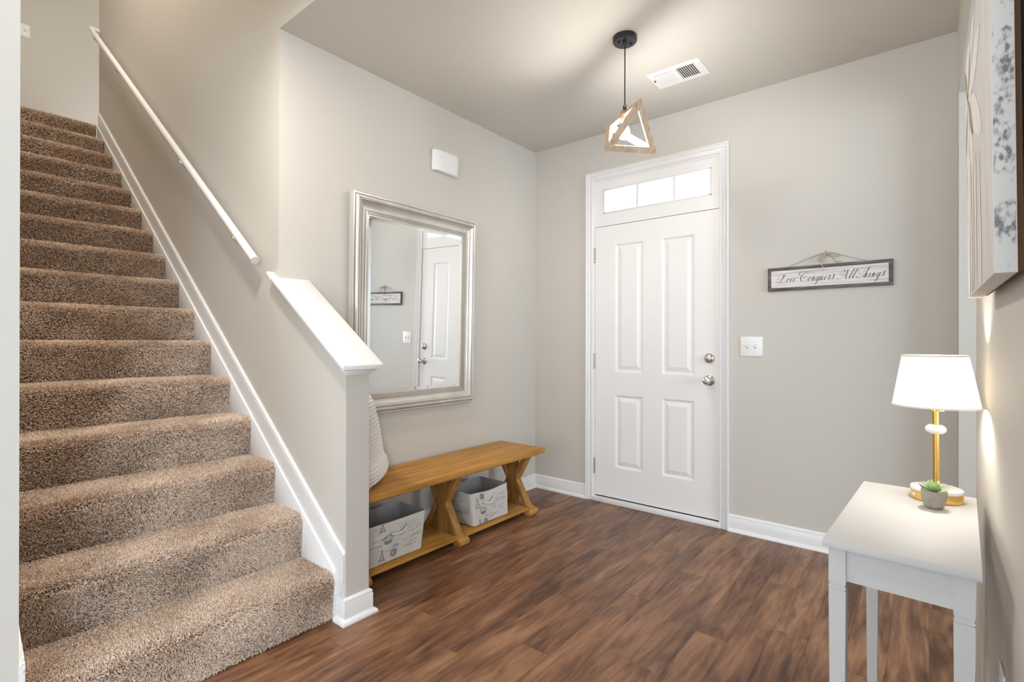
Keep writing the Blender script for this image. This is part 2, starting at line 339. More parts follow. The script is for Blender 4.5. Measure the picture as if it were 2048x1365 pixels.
# stair skirt: lower board and moulded baseboard above it, right and left
SK = .7530
def skirt(yw, sgn, name, label, xend):
    """yw wall plane, sgn towards the stairs"""
    zt = lambda x: .297 - SK * (x - .581)
    x1 = -3.385
    def strip(mb, zlo, zhi, t, xa, xb):
        y0, y1 = yw, yw + sgn * t
        mb.prism([(xa, zt(xa) + zlo), (xb, zt(xb) + zlo), (xb, zt(xb) + zhi), (xa, zt(xa) + zhi)], 1, y0, y1)
    mb = MB()
    strip(mb, -.128, -.026, .0125, x1, xend); strip(mb, -.026, -.017, .0095, x1, xend); strip(mb, -.017, -.008, .0125, x1, xend); strip(mb, -.008, 0, .006, x1, xend)
    # vertical return at the foot
    zb = .104; zz = zt(xend)
    for xa, xb, t in ((xend - .055, xend - .017, .0125), (xend - .017, xend - .012, .0095), (xend - .012, xend - .004, .0125), (xend - .004, xend, .006)):
        mb.prism([(xa, zb), (xb - .0003, zb), (xb - .0003, zt(xb) - .004), (xa, zt(xa) - .004)], 1, yw + sgn * .0002, yw + sgn * (t + .0004))
    o = struct(mb, name, TRIM, label, cat='trim')
    lo = MB().prism([(x1, zt(x1) - .34), (xend - .16, 0), (xend - .052, 0), (xend - .052, zt(xend - .052) - .128), (x1, zt(x1) - .128)], 1, yw, yw + sgn * .0205)
    lo.build('skirt_board', TRIM, o, bevel=.002)
    return o
skirt(YS, -1, 'trim_1', 'white stair skirt moulding along the right of the steps', .585)
skirt(-3.134, 1, 'trim_2', 'white stair skirt moulding along the left of the steps', .572)
# cap on the knee wall
cap = MB()
cz = lambda x: 1.092 + KS * (.627 - x)
def capstrip(mb, ya, yb, xe, lo, hi, x0=0.0):
    mb.prism([(x0, cz(x0) + lo), (xe, cz(xe) + lo), (xe, cz(xe) + hi), (x0, cz(x0) + hi)], 1, ya, yb)
capstrip(cap, -2.181, -1.977, .630, -.022, 0)
capstrip(cap, -2.181, YS - .001, .0, -.022, 0, -.045)
co = struct(cap, 'trim_3', TRIM, 'white sloping cap board on top of the half wall', cat='trim', bevel=.005, seg=3)
md = MB()
for o_, lo, hi in ((.028, -.034, -.0215), (.022, -.046, -.034), (.013, -.058, -.046), (.006, -.068, -.058)):
    capstrip(md, YS - o_, YS + .114 + o_, KX + o_, lo, hi); capstrip(md, YS - o_, YS - .0005, .0, lo, hi, -.045 + (.028 - o_))
md.build('cap_moulding', TRIM, co, bevel=.002)

# ================================================================== front door, casing, transom
d1 = MB()
X0, X1, Z0, Z1 = .5576, 1.4637, .042, 2.0487
px = [(.722, .941), (1.079, 1.304)]; pz = [(.264, .801), (.967, 1.908)]
xs = sorted({X0, X1, *[a for p in px for a in p]}); zs = sorted({Z0, Z1, *[a for p in pz for a in p]})
YD = .008
for i in range(len(xs) - 1):
    for j in range(len(zs) - 1):
        if (xs[i], xs[i + 1]) in px and (zs[j], zs[j + 1]) in pz: continue
        d1.box(xs[i], xs[i + 1], YD, YD + .044, zs[j], zs[j + 1])
# one clean slab: only outer faces matter
door = struct(d1, 'door_1', DOORP, 'white four panel front door under a small window', cat='door')
for (xa, xb) in px:
    for (za, zb) in pz:
        mb = MB(); rings = [(0, YD), (.008, YD + .002), (.012, YD + .009), (.020, YD + .010), (.044, YD + .003), (.050, YD + .0015)]
        vs = []
        for ins, y in rings: vs += [(xa + ins, y, za + ins), (xb - ins, y, za + ins), (xb - ins, y, zb - ins), (xa + ins, y, zb - ins)]
        fs = [(r * 4 + k, r * 4 + (k + 1) % 4, r * 4 + 4 + (k + 1) % 4, r * 4 + 4 + k) for r in range(len(rings) - 1) for k in range(4)] + [tuple(range(4 * len(rings) - 4, 4 * len(rings)))]
        mb.add(vs, fs); mb.build('panel', DOORP, door)
        bk = MB().box(xa, xb, YD + .03, YD + .044, za, zb)
for zc in (.257, 1.044, 1.84):
    mb = MB()
    for q in range(5): mb.tube([(.5515, YD - .004, zc - .058 + q * .0235), (.5515, YD - .004, zc - .058 + q * .0235 + .0215)], .0062, 12)
    mb.box(.5535, .5570, YD - .0015, YD + .02, zc - .057, zc + .057).tube([(.5515, YD - .004, zc - .062), (.5515, YD - .004, zc + .062)], .0035, 8)
    mb.build('hinge', WORN, door, smooth=True)
db = MB().lathe([(0, .0), (.0335, 0), (.0335, .004), (.029, .012), (.020, .020), (.012, .022), (0, .022)], (1.400, YD, 1.083), 36, 'Y-')
o = db.build('deadbolt', NICK, door, smooth=True)
MB().box(1.386, 1.414, YD - .036, YD - .020, 1.0775, 1.0885).build('thumb_turn', NICK, o, bevel=.004)
kb = MB().lathe([(0, 0), (.0345, 0), (.034, .004), (.026, .010), (.014, .014), (.012, .026), (.013, .034), (.022, .040), (.0265, .050), (.0265, .058), (.022, .066), (.012, .069), (.011, .066), (0, .066)], (1.400, YD, .940), 36, 'Y-')
o = kb.build('door_knob', NICK, door, smooth=True)
MB().box(1.3975, 1.4025, YD - .074, YD - .062, .933, .947).build('lock_button', NICK, o, bevel=.001)
MB().box(1.4637, 1.4685, YD - .002, YD + .01, .915, .972).build('latch_plate', DARKM, door)
# jamb, casing, threshold: trim
jb = MB().box(.543, .5555, -.001, .12, 0, 2.405).box(1.466, 1.4785, -.001, .12, 0, 2.405).box(.5555, 1.466, -.001, .12, 2.386, 2.405).box(.5555, 1.466, .052, .064, 0, 2.05)
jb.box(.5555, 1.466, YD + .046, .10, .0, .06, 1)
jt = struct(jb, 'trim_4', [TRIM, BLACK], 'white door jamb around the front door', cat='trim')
CX0, CX1, CZ1 = .486, 1.526, 2.4617
def casing_prof(w_):   # (distance from inner edge, thickness)
    return [(0, 0), (0, .009), (.005, .012), (.011, .012), (.013, .008), (.030, .010), (.034, .016), (.039, .016), (.041, .011), (.048, .014), (.052, .020), (.059, .020), (w_, .015), (w_, 0)]
def casing(name, a, bb, nrm, p0, p1):
    """strip from p0 to p1 (inner edge line) widening along nrm, mitred at both ends flagged in a, bb"""
    mb = MB(); pr = casing_prof(.0605); d = (Vector(p1) - Vector(p0)).normalized(); rows = []
    for p, mit in ((p0, a), (p1, bb)):
        rows.append([tuple(Vector((p[0], 0, p[1])) + Vector((nrm[0], 0, nrm[1])) * u + Vector((d.x, 0, d.y)) * (u * mit) + Vector((0, -t, 0))) for u, t in pr])
    k = len(pr); fs = [(j, (j + 1) % k, k + (j + 1) % k, k + j) for j in range(k)] + [tuple(range(k)), tuple(range(k, 2 * k))[::-1]]
    return mb.add(rows[0] + rows[1], fs)
xi0, xi1, zi1 = CX0 + .0605, CX1 - .0605, CZ1 - .0605
cs = casing('c', 0, 1, (-1, 0), (xi0, 0.), (xi0, zi1))
c5 = struct(cs, 'trim_5', TRIM, 'white moulded casing framing the front door and transom', cat='trim')
casing('c', -1, 0, (1, 0), (xi1, zi1), (xi1, 0.)).xf(lambda x, y, z: (x, y, z)).build('side_casing', TRIM, c5)
casing('c', -1, 1, (0, 1), (xi0, zi1), (xi1, zi1)).build('head_casing', TRIM, c5)
MB().box(.5445, 1.477, -.020, .05, 0, .030).box(.56, 1.462, .004, .05, .030, .0345, 1).build('threshold', [TRIM, DARKM], c5, bevel=.003)
# transom window
tw = MB(); TX0, TX1, TZ0, TZ1 = .634, 1.408, 2.149, 2.317; y0, y1 = .004, .05
tw.box(.5555, TX0, y0, y1, 2.052, 2.386).box(TX1, 1.466, y0, y1, 2.052, 2.386).box(TX0, TX1, y0, y1, 2.052, TZ0).box(TX0, TX1, y0, y1, TZ1, 2.386)
win = struct(tw, 'window_1', DOORP, 'narrow white framed transom window above the front door', cat='window')
e = .006
st = MB()
for a in ((TX0 - e, TX0 + .004, TZ0 - e, TZ1 + e), (TX1 - .004, TX1 + e, TZ0 - e, TZ1 + e), (TX0 - e, TX1 + e, TZ0 - e, TZ0 + .004), (TX0 - e, TX1 + e, TZ1 - .004, TZ1 + e)): st.box(a[0], a[1], y0 - .005, y0 + .02, a[2], a[3])
st.build('glazing_bead', TRIM, win, bevel=.002)
cut = [TX0, .893, 1.163, TX1]
for k in (1, 2): MB().box(cut[k] - .009, cut[k] + .009, .012, .034, TZ0, TZ1).build('muntin', TRIM, win, bevel=.003)
for k in range(3): MB().box(cut[k], cut[k + 1], .022, .026, TZ0, TZ1).build('pane', PANE, win)

# ================================================================== staircase
GO, RI = .2615, .1982; XN = .535
stair = empty('staircase', (.5, -2.635, 0), 'tan plush carpeted staircase rising behind the half wall', 'staircase')
YA, YB = -3.112, -2.160
def step_profile(n, last=False):
    X = XN - GO * (n - 1); z0, z1 = RI * (n - 1), RI * n; r = .034
    pts = [(X - .016, z0 - (.0 if n > 1 else -.004))]
    pts += [(X - .006, z1 - .085)]
    for a in np.linspace(0, PI / 2, 9): pts.append((X - r + r * math.cos(a), z1 - r + r * math.sin(a)))
    pts.append((X - (GO + .02 if not last else .93), z1)); return pts
CAMP = np.array([2.48337, -3.361, 1.19])
def pile(n, pts, parent):
    P = np.array(pts); seg = np.linalg.norm(np.diff(P, axis=0), axis=1); s = np.r_[0, np.cumsum(seg)]
    X = XN - GO * (n - 1); Z = abs(np.dot(np.array([X, -2.6, RI * n]) - CAMP, [-.6305, .7762, 0])); Z = max(Z, 1.35)
    L = s[-1] * (YB - YA); cnt = int(min(170000, 300000 / Z ** 1.35) * L * (1. if n < 16 else .6))
    t = rng.uniform(0, s[-1], cnt); y = rng.uniform(YA, YB, cnt)
    i = np.clip(np.searchsorted(s, t) - 1, 0, len(seg) - 1); f = (t - s[i]) / seg[i]
    pos = P[i] + (P[i + 1] - P[i]) * f[:, None]; d = (P[i + 1] - P[i]) / seg[i][:, None]
    # smooth the normal over the nosing
    nrm = np.stack([d[:, 1], -d[:, 0]], 1)
    base_ = np.stack([pos[:, 0], y, pos[:, 1]], 1); N3 = np.stack([nrm[:, 0], 0 * y, nrm[:, 1]], 1); T3 = np.stack([d[:, 0], 0 * y, d[:, 1]], 1)
    ph = n * 1.7
    fl1 = np.sin(9 * y + ph + 3 * np.sin(7 * t + ph)) + .7 * np.sin(23 * y - 17 * t + 2 * ph); fl2 = np.sin(13 * y - 5 * t + ph * 2) + .6 * np.sin(31 * t + 11 * y)
    ln = .013 * rng.uniform(.75, 1.15, cnt) * (1 + .05 * fl1 / 1.7)
    lean = rng.normal(0, .32, (cnt, 2)) + np.stack([.22 * fl1, .22 * fl2], 1)
    Y3 = np.array([0, 1, 0])
    dirn = N3 + T3 * lean[:, :1] + Y3 * lean[:, 1:2]
    tip = base_ + dirn * ln[:, None]; mid = base_ + N3 * (ln * .5)[:, None] + (dirn - N3) * (ln * .28)[:, None]
    pts3 = np.stack([base_ - N3 * .002, mid, tip], 1).reshape(-1, 3)
    pts3[:, 1] = np.clip(pts3[:, 1], YA - .001, YB + .001)
    hc = bpy.data.hair_curves.new('carpet_pile'); hc.add_curves([3] * cnt)
    hc.attributes['position'].data.foreach_set('vector', pts3.astype(np.float32).ravel())
    rr = .00100 * max(1., Z / 1.5) ** .62
    ra = hc.attributes.get('radius') or hc.attributes.new('radius', 'FLOAT', 'POINT')
    ra.data.foreach_set('value', np.tile(np.array([rr, rr * 1.1, rr * .75], np.float32), cnt))
    hc.materials.append(PILE)
    o = bpy.data.objects.new('carpet_pile', hc); COL.objects.link(o); o.parent = parent; o['kind'] = 'stuff'
for n in range(1, 17):
    pts = step_profile(n, n == 16)
    off = .010
    poly = [(x - (off if k < 8 else 0), z - (off if k > 2 else 0)) for k, (x, z) in enumerate(pts)]
    inner = [(poly[-1][0], poly[0][1] - .05 if n > 1 else 0.002), (poly[0][0], poly[0][1] - .05 if n > 1 else 0.002)]
    mb = MB().prism(poly + inner, 1, YA, YB)
    o = mb.build('step', CARPET, stair, smooth=True)
    src = [(x - (off if k < 8 else 0) * 1.0, z - (off if k > 2 else 0)) for k, (x, z) in enumerate(pts)]
    pile(n, src, o)

# handrail
hr = empty('handrail', (-.125, -2.198, 1.597), 'round white wall mounted handrail beside the carpeted stairs', 'handrail')
pa, pb = Vector((-.125, -2.198, 1.597)), Vector((-3.406, -2.198, 4.033)); dr = (pb - pa).normalized()
pts = [pa, pa.lerp(pb, .5), pb - dr * .02] + [pb + Vector((0, .004, .004)) , pb + Vector((-.004, .03, .004)), pb + Vector((-.004, .0595, .004))]
MB().tube(pts, .0205, 20).build('rail', TRIM, hr, smooth=True)
for xb in (-.383, -1.166, -2.585, -3.299):
    c = pa + (pb - pa) * ((xb - pa.x) / (pb.x - pa.x))
    mb = MB().lathe([(0, 0), (.021, 0), (.021, .004), (.012, .007), (0, .007)], (c.x, YS, c.z - .075), 16, 'Y-')
    mb.tube([(c.x, YS - .003, c.z - .075), (c.x, YS - .03, c.z - .07), (c.x, c.y, c.z - .045), (c.x, c.y, c.z - .02)], .006, 8)
    mb.hexa([tuple(c + dr * a + Vector((0, w_, -.0225))) for a, w_ in ((-.03, -.009), (.03, -.009), (.03, .009), (-.03, .009))], [tuple(c + dr * a + Vector((0, w_, -.0195))) for a, w_ in ((-.03, -.009), (.03, -.009), (.03, .009), (-.03, .009))])
    mb.build('bracket', NICK, hr, smooth=True)
# ================================================================== mirror
ry, rt_ = math.radians(.29), math.radians(1.2)
mir = empty('mirror', (.0, -1.266, .773), 'large leaning champagne framed mirror above the wooden bench', 'mirror')
YL, YR, ZB, ZT = -1.757, -.775, .773, 2.020
MPROF = [(0, -.012), (0, .020), (.003, .024), (.009, .024), (.012, .021), (.015, .027), (.022, .035), (.030, .036), (.035, .033), (.037, .037), (.041, .038), (.044, .034), (.050, .024), (.060, .015), (.072, .011), (.083, .011), (.086, .015), (.092, .016), (.095, .011), (.099, .011), (.102, .006), (.106, .006), (.109, .002), (.1155, .002), (.1155, -.012)]
def mpos(d, y, z):          # leaning frame: tilt about the bottom edge
    x = d * math.cos(rt_) + (z - ZB) * math.sin(rt_) + .012 - (y + 1.266) * math.tan(math.radians(.13)); return (x, y, ZB + (z - ZB) * math.cos(rt_) - d * math.sin(rt_))
def frail(side):
    mb = MB(); rows = []
    c = {'b': [(YL, ZB, 1, 1), (YR, ZB, -1, 1)], 't': [(YR, ZT, -1, -1), (YL, ZT, 1, -1)], 'l': [(YL, ZT, 1, -1), (YL, ZB, 1, 1)], 'r': [(YR, ZB, -1, 1), (YR, ZT, -1, -1)]}[side]
    for y, z, sy, sz in c: rows += [mpos(h + .002, y + sy * u, z + sz * u) for u, h in MPROF]
    k = len(MPROF); mb.add(rows, [(j, (j + 1) % k, k + (j + 1) % k, k + j) for j in range(k)] + [tuple(range(k)), tuple(range(k, 2 * k))[::-1]])
    for j in (4, 8, 10, 15, 17, 19, 21): mb.mi[j] = 1
    return mb
for sd in 'btlr': frail(sd).build('frame_rail', [MFRAME, MFDARK], mir, smooth=True)
mb = MB(); i0 = .112; i1 = .136
q0 = [(YL + i0, ZB + i0), (YR - i0, ZB + i0), (YR - i0, ZT - i0), (YL + i0, ZT - i0)]; q1 = [(YL + i1, ZB + i1), (YR - i1, ZB + i1), (YR - i1, ZT - i1), (YL + i1, ZT - i1)]
mb.add([mpos(-.0012, *p) for p in q0] + [mpos(.0005, *p) for p in q1], [(4, 5, 6, 7), (0, 1, 5, 4), (1, 2, 6, 5), (2, 3, 7, 6), (3, 0, 4, 7)])
mb.build('mirror_glass', MGLASS, mir)
mb = MB(); mb.hexa([mpos(-.012, YL + .03, ZB + .03), mpos(-.012, YR - .03, ZB + .03), mpos(-.012, YR - .03, ZT - .03), mpos(-.012, YL + .03, ZT - .03)], [mpos(-.004, YL + .03, ZB + .03), mpos(-.004, YR - .03, ZB + .03), mpos(-.004, YR - .03, ZT - .03), mpos(-.004, YL + .03, ZT - .03)])
mb.build('back_board', CBACK, mir)
# ================================================================== door chime
ch = empty('door_chime', (0, -1.025, 2.30), 'white bowed door chime box high on the wall above the mirror', 'door chime')
mb = MB(); n = 12; f_, b_ = [], []
yc0, yc1, zc0, zc1 = -1.145, -.905, 2.305, 2.437
def chime_sec(t):
    y = yc0 + (yc1 - yc0) * t; x = .046 * (1 - abs(2 * t - 1) ** 5 * .55); return x, y
poly = [(0.001, yc0 + .006)] + [(chime_sec(i / 20)[0], chime_sec(i / 20)[1]) for i in range(21)] + [(.001, yc1 - .006)]
mb.prism(poly, 2, zc0, zc1)
mb.xf(lambda x, y, z: (x - (.010 if abs(z - zc0) < .001 and x > .01 else 0), y, z))
mb.build('cover', PLAST, ch, bevel=.009, seg=3)
MB().box(.02, .024, -1.11, -1.096, zc0 - .0008, zc0 + .002).build('sound_slot', BLACK, ch)
# ================================================================== switch plates and outlet
def toggle_plate(name, gangs, loc, rz, label, w_, h_):
    """plate facing -y in local space"""
    r = empty(name, loc, label, 'light switch', rz, local=True)
    MB().box(-w_ / 2, w_ / 2, -.0055, 0, -h_ / 2, h_ / 2).build('plate', PLAST, r, bevel=.0035, seg=3)
    for g in range(gangs):
        x = (g - (gangs - 1) / 2) * .046
        MB().hexa([(x - .0045, -.005, -.011), (x + .0045, -.005, -.011), (x + .0045, -.005, .011), (x - .0045, -.005, .011)], [(x - .0035, -.0145, .002), (x + .0035, -.0145, .002), (x + .0035, -.013, .009), (x - .0035, -.013, .009)]).build('toggle', PLAST, r, bevel=.001)
        MB().box(x - .0055, x + .0055, -.0058, -.005, -.0125, .0125).build('toggle_slot', FABIN, r)
        for s in (-1, 1): MB().lathe([(0, 0), (.0033, 0), (.0028, .0012), (0, .0014)], (x, -.0054, s * .030), 10, 'Y-').build('screw', NICK, r, smooth=True)
    return r
toggle_plate('light_switch', 2, (1.6575, 0, 1.162), 0, 'white double light switch plate beside the front door', .127, .121)
toggle_plate('light_switch', 2, (-4.3, -2.549, 4.206), PI / 2, 'white light switch plate on the landing wall above the stairs', .117, .124)
r = empty('wall_outlet', (2.612, -1.905, .457), 'white electrical outlet low on the wall by the console table', 'outlet', -PI / 2, local=True)
MB().box(-.035, .035, -.0055, 0, -.057, .057).build('plate', PLAST, r, bevel=.003, seg=3)
for s in (-1, 1):
    f = MB().lathe([(0, 0), (.0165, 0), (.0165, .002), (0, .002)], (0, -.0054, s * .0195), 20, 'Y-').build('socket_face', PLAST, r)
    for x in (-.0063, .0063): MB().box(x - .001, x + .001, -.0078, -.0072, s * .0195 - .001, s * .0195 + .007).build('slot', BLACK, f)
# ================================================================== ceiling vent
vr = empty('air_vent', (1.375, -.476, HC), 'white metal air register in the ceiling behind the pendant', 'vent')
vx0, vx1, vy0, vy1 = 1.2245, 1.5255, -.576, -.375; zf = HC - .007
m_ = .036; mid_ = .5 * (vx0 + vx1)
fr = MB()
for a in ((vx0, vx1, vy0, vy0 + m_), (vx0, vx1, vy1 - m_, vy1), (vx0, vx0 + m_, vy0 + m_, vy1 - m_), (vx1 - m_, vx1, vy0 + m_, vy1 - m_), (mid_ - .011, mid_ + .011, vy0 + m_, vy1 - m_)): fr.box(*a, zf, HC)
fr.xf(lambda x, y, z: (x, y, z + (.0045 if z < HC - .001 and (x < vx0 + .001 or x > vx1 - .001 or y < vy0 + .001 or y > vy1 - .001) else 0)))
fr.build('frame', PLAST, vr)
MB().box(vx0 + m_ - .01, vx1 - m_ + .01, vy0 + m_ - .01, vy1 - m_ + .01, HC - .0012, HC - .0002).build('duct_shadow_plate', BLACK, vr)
for bank, sg in ((0, 1), (1, -1)):
    xa = vx0 + m_ if bank == 0 else mid_ + .011; xb = mid_ - .011 if bank == 0 else vx1 - m_
    for i in range(9):
        x = xa + (i + .5) * (xb - xa) / 9; h = .0055
        w_ = .0049 if bank == 0 else .0040
        MB().hexa([(x - sg * w_, vy0 + m_, zf + .0002), (x - sg * w_ + .001, vy0 + m_, zf), (x - sg * w_ + .001, vy1 - m_, zf), (x - sg * w_, vy1 - m_, zf + .0002)],
                  [(x + sg * w_, vy0 + m_, zf + h), (x + sg * w_ + .001, vy0 + m_, zf + h), (x + sg * w_ + .001, vy1 - m_, zf + h), (x + sg * w_, vy1 - m_, zf + h)]).build('slat', PLAST, vr)
MB().box(vx0 + .018, vx0 + .023, -.50, -.488, zf - .006, zf + .001).build('damper_lever', DARKM, vr)
# ================================================================== pendant lamp
pl = empty('pendant_lamp', (1.299, -.994, HC), 'pendant lamp with open pale wood triangle frame hanging by the front door', 'pendant light')
PC = (1.299, -.994)
cn = MB().lathe([(0, 0), (.060, 0), (.060, .022), (.056, .027), (.012, .027), (.010, .040), (.006, .046), (0, .046)], (*PC, HC), 40, 'Z-')
cno = cn.build('canopy', DARKM, pl, smooth=True)
for a in (.9, 4.04): MB().lathe([(0, 0), (.005, 0), (.005, .006), (0, .007)], (PC[0] + .032 * math.cos(a), PC[1] + .032 * math.sin(a), HC - .027), 10, 'Z-').build('screw', BLACK, cno)
MB().tube([(*PC, HC - .044), (*PC, 2.55), (*PC, 2.395)], .0032, 8).build('cord', DARKM, pl)
T = [Vector((1.4183, -1.0586, 2.3779)), Vector((1.2445, -1.1092, 2.1416)), Vector((1.4096, -.8463, 2.1633)), Vector((1.1514, -.9146, 2.3556))]
cen = sum(T, Vector()) / 4
FACES = [(0, 1, 2), (0, 1, 3), (0, 2, 3), (1, 2, 3)]
WF, TH = .031, .012
def face_in(f):
    P = [T[i] for i in f]; nn = (P[1] - P[0]).cross(P[2] - P[0]).normalized()
    if nn.dot(cen - P[0]) < 0: nn = -nn
    a, b_, c = (P[1] - P[2]).length, (P[0] - P[2]).length, (P[0] - P[1]).length; inc = (P[0] * a + P[1] * b_ + P[2] * c) / (a + b_ + c)
    s_ = (a + b_ + c) / 2; rad = math.sqrt(s_ * (s_ - a) * (s_ - b_) * (s_ - c)) / s_; k = 1 - WF / rad
    return {f[i]: inc + (P[i] - inc) * k for i in range(3)}, nn
FI = {f: face_in(f) for f in FACES}
Ts = [cen + (p - cen) * .86 for p in T]      # inner tetra corners
for i in range(4):
    for j in range(i + 1, 4):
        mb = MB()
        for f in FACES:
            if i in f and j in f:
                inn, nn = FI[f]
                a = [T[i], T[j], inn[j], inn[i]]; b_ = [Ts[i], Ts[j], inn[j] + nn * TH, inn[i] + nn * TH]
                mb.hexa([tuple(p) for p in a], [tuple(p) for p in b_])
        mb.build('frame_bar', PWOOD, pl, bevel=.0008, seg=1)
att = T[0] + (T[3] - T[0]) * .447; ax = (cen - att).normalized()
bulb_c = Vector((1.288, -.982, 2.236)); ax = (bulb_c - att).normalized()
def along(prof, base_, axis_, n=20):
    mb = MB().lathe(prof, n=n); q = Vector((0, 0, 1)).rotation_difference(axis_); mb.xf(lambda x, y, z: tuple(base_ + q @ Vector((x, y, z)))); return mb
along([(0, -.028), (.008, -.028), (.008, -.004), (.013, .0), (.021, .006), (.021, .045), (.017, .052), (0, .052)], att, ax).build('socket', wood('socket_wood', (.12, .06, .03), (.25, .14, .08), (.34, .2, .12), 2), pl, smooth=True)
along([(0, -.028), (.009, -.028), (.010, -.006), (0, -.004)], att, (Vector((0, 0, -1)))).build('cord_grip', DARKM, pl, smooth=True)
BULB = emis('glowing_bulb', (1, .96, .92), 375)
along([(.012, .050), (.014, .064), (.020, .078), (.027, .094), (.030, .110), (.028, .124), (.020, .135), (.010, .1395), (0, .1405)], att, ax, 24).build('bulb', BULB, pl, smooth=True)
# ================================================================== wooden sign
sg = empty('wooden_sign', (2.054, 0, 1.56), 'hanging wooden sign lettered Love Conquers All Things right of the door', 'sign')
sx0, sx1, sz0, sz1 = 1.752, 2.357, 1.494, 1.632; fw_ = .0185
MB().box(sx0 + .004, sx1 - .004, -.014, -.004, sz0 + .004, sz1 - .004).build('whitewashed_panel', SIGNP, sg)
for a in ((sx0, sx1, sz0, sz0 + fw_), (sx0, sx1, sz1 - fw_, sz1), (sx0, sx0 + fw_, sz0 + fw_, sz1 - fw_), (sx1 - fw_, sx1, sz0 + fw_, sz1 - fw_)):
    MB().box(a[0], a[1], -.0165, -.002, a[2], a[3]).build('frame_strip', SIGNW, sg, bevel=.0012)
def ribbon(mb, pts, wf, to3):
    P = np.array(pts); n = len(P); vs = []
    for i in range(n):
        d = P[min(i + 1, n - 1)] - P[max(i - 1, 0)]; d = d / (np.linalg.norm(d) + 1e-9); nn = np.array([-d[1], d[0]]); w_ = wf(d)
        vs += [to3(*(P[i] + nn * w_)), to3(*(P[i] - nn * w_))]
    mb.add(vs, [(2 * i, 2 * i + 1, 2 * i + 3, 2 * i + 2) for i in range(n - 1)])
G = {
 'o': [[(.55, .97), (.25, .78), (.12, .35), (.3, .02), (.62, .2), (.78, .65), (.58, .97), (.7, .8), (1.0, .85)]],
 'v': [[(-.05, .6), (.15, .98), (.27, .6), (.3, .15), (.45, .0), (.7, .35), (.82, .9), (1.0, .8)]],
 'e': [[(.0, .35), (.5, .5), (.76, .82), (.55, 1.), (.25, .75), (.15, .3), (.4, 0), (.7, .1), (1.0, .4)]],
 'n': [[(-.05, .6), (.15, .98), (.2, .8), (.12, 0)], [(.13, .2), (.35, .85), (.55, 1), (.66, .78), (.58, .2), (.70, 0), (1.0, .4)]],
 'q': [[(.75, .85), (.48, 1), (.18, .7), (.1, .25), (.3, 0), (.55, .3), (.78, .95)], [(.8, 1), (.74, .1), (.68, -1.05)], [(.70, -.5), (.85, -.1), (1.05, .4)]],
 'u': [[(-.05, .6), (.14, 1), (.17, .7), (.1, .2), (.27, 0), (.5, .25), (.7, .95)], [(.73, 1), (.65, .2), (.77, 0), (1.0, .4)]],
 'r': [[(-.05, .5), (.3, 1.2), (.38, .95), (.65, .98), (.62, .7), (.5, .2), (.65, 0), (1.0, .4)]],
 's': [[(-.1, .1), (.3, .6), (.52, 1.4), (.55, .95), (.78, .45), (.65, .05), (.35, 0), (.2, .18)]],
 'g': [[(.75, .85), (.48, 1), (.18, .7), (.1, .25), (.3, 0), (.55, .3), (.78, .95)], [(.8, 1), (.76, .1), (.72, -.7), (.5, -1.15), (.28, -1.), (.45, -.55), (1.0, .3)]],
 'i': [[(-.05, .5), (.25, 1), (.27, .7), (.2, .15), (.38, 0), (.9, .4)], [(.40, 1.55), (.46, 1.62)]],
 'l': [[(-.05, .3), (.45, 1.5), (.72, 2.2), (.6, 2.35), (.42, 1.6), (.25, .2), (.42, 0), (.95, .4)]],
 'h': [[(-.05, .3), (.4, 1.6), (.55, 2.25), (.42, 2.35), (.28, 1.3), (.1, 0)], [(.12, .2), (.38, .9), (.58, 1), (.67, .75), (.58, .15), (.72, 0), (1.0, .4)]],
 'L': [[(.40, 1.02), (.30, .92), (.27, 1.08), (.38, 1.12)], [(.36, .55), (.1, .8), (.04, 1.4), (.3, 2.1), (.62, 2.2), (.7, 1.75), (.45, 1.3)], [(1.02, 2.3), (.85, 2.15), (.70, 1.5), (.55, .7), (.36, .12), (.05, -.02), (-.02, .12), (.18, .2), (.5, -.05), (.8, -.22), (1.02, -.1)]],
 'C': [[(.60, 1.0), (.56, .88), (.64, .85)], [(1.0, 1.75), (1.02, 2.2), (.78, 2.35), (.45, 1.9), (.24, 1.2), (.22, .5), (.40, .0), (.72, .05), (.96, .55), (.94, 1.05), (.72, 1.25), (.6, 1.0)], [(.86, 2.3), (.6, 2.62), (.2, 2.6), (-.05, 2.2), (.05, 1.8), (.35, 1.75)]],
 'A': [[(-.02, .3), (.03, .2), (.0, .12), (.08, .0), (.28, -.02), (.5, .45), (.72, 1.3), (1.0, 2.35)], [(1.0, 2.35), (.93, 1.4), (.86, .2), (.98, 0), (1.1, .25)], [(.95, .95), (.6, .95), (.35, 1.0), (.22, 1.35), (.3, 2.0), (.52, 2.4), (.68, 2.2), (.58, 1.75), (.42, 1.65)]],
 'T': [[(.02, .4), (.08, .3), (.02, .25), (.08, .05), (.28, -.05), (.46, .3), (.60, 1.1), (.74, 2.05)], [(.42, 1.05), (.28, .95), (.14, 1.3), (.2, 2.0), (.42, 2.45), (.7, 2.4), (.95, 2.25), (1.15, 2.3), (1.28, 2.55)]]}
LT = [('L', 1553.5, 1575), ('o', 1571, 1577.5), ('v', 1578, 1584.5), ('e', 1584.5, 1592), ('C', 1597, 1617), ('o', 1614.5, 1622), ('n', 1622, 1630.5), ('q', 1630, 1639), ('u', 1638, 1646.5), ('e', 1646.5, 1653.5), ('r', 1653.5, 1661), ('s', 1661, 1668.5),
      ('A', 1673.4, 1699), ('l', 1696.5, 1703.5), ('l', 1703, 1711), ('T', 1712, 1738), ('h', 1726, 1735.5), ('i', 1736, 1742), ('n', 1742, 1751), ('g', 1751, 1761.5), ('s', 1761, 1769.5)]
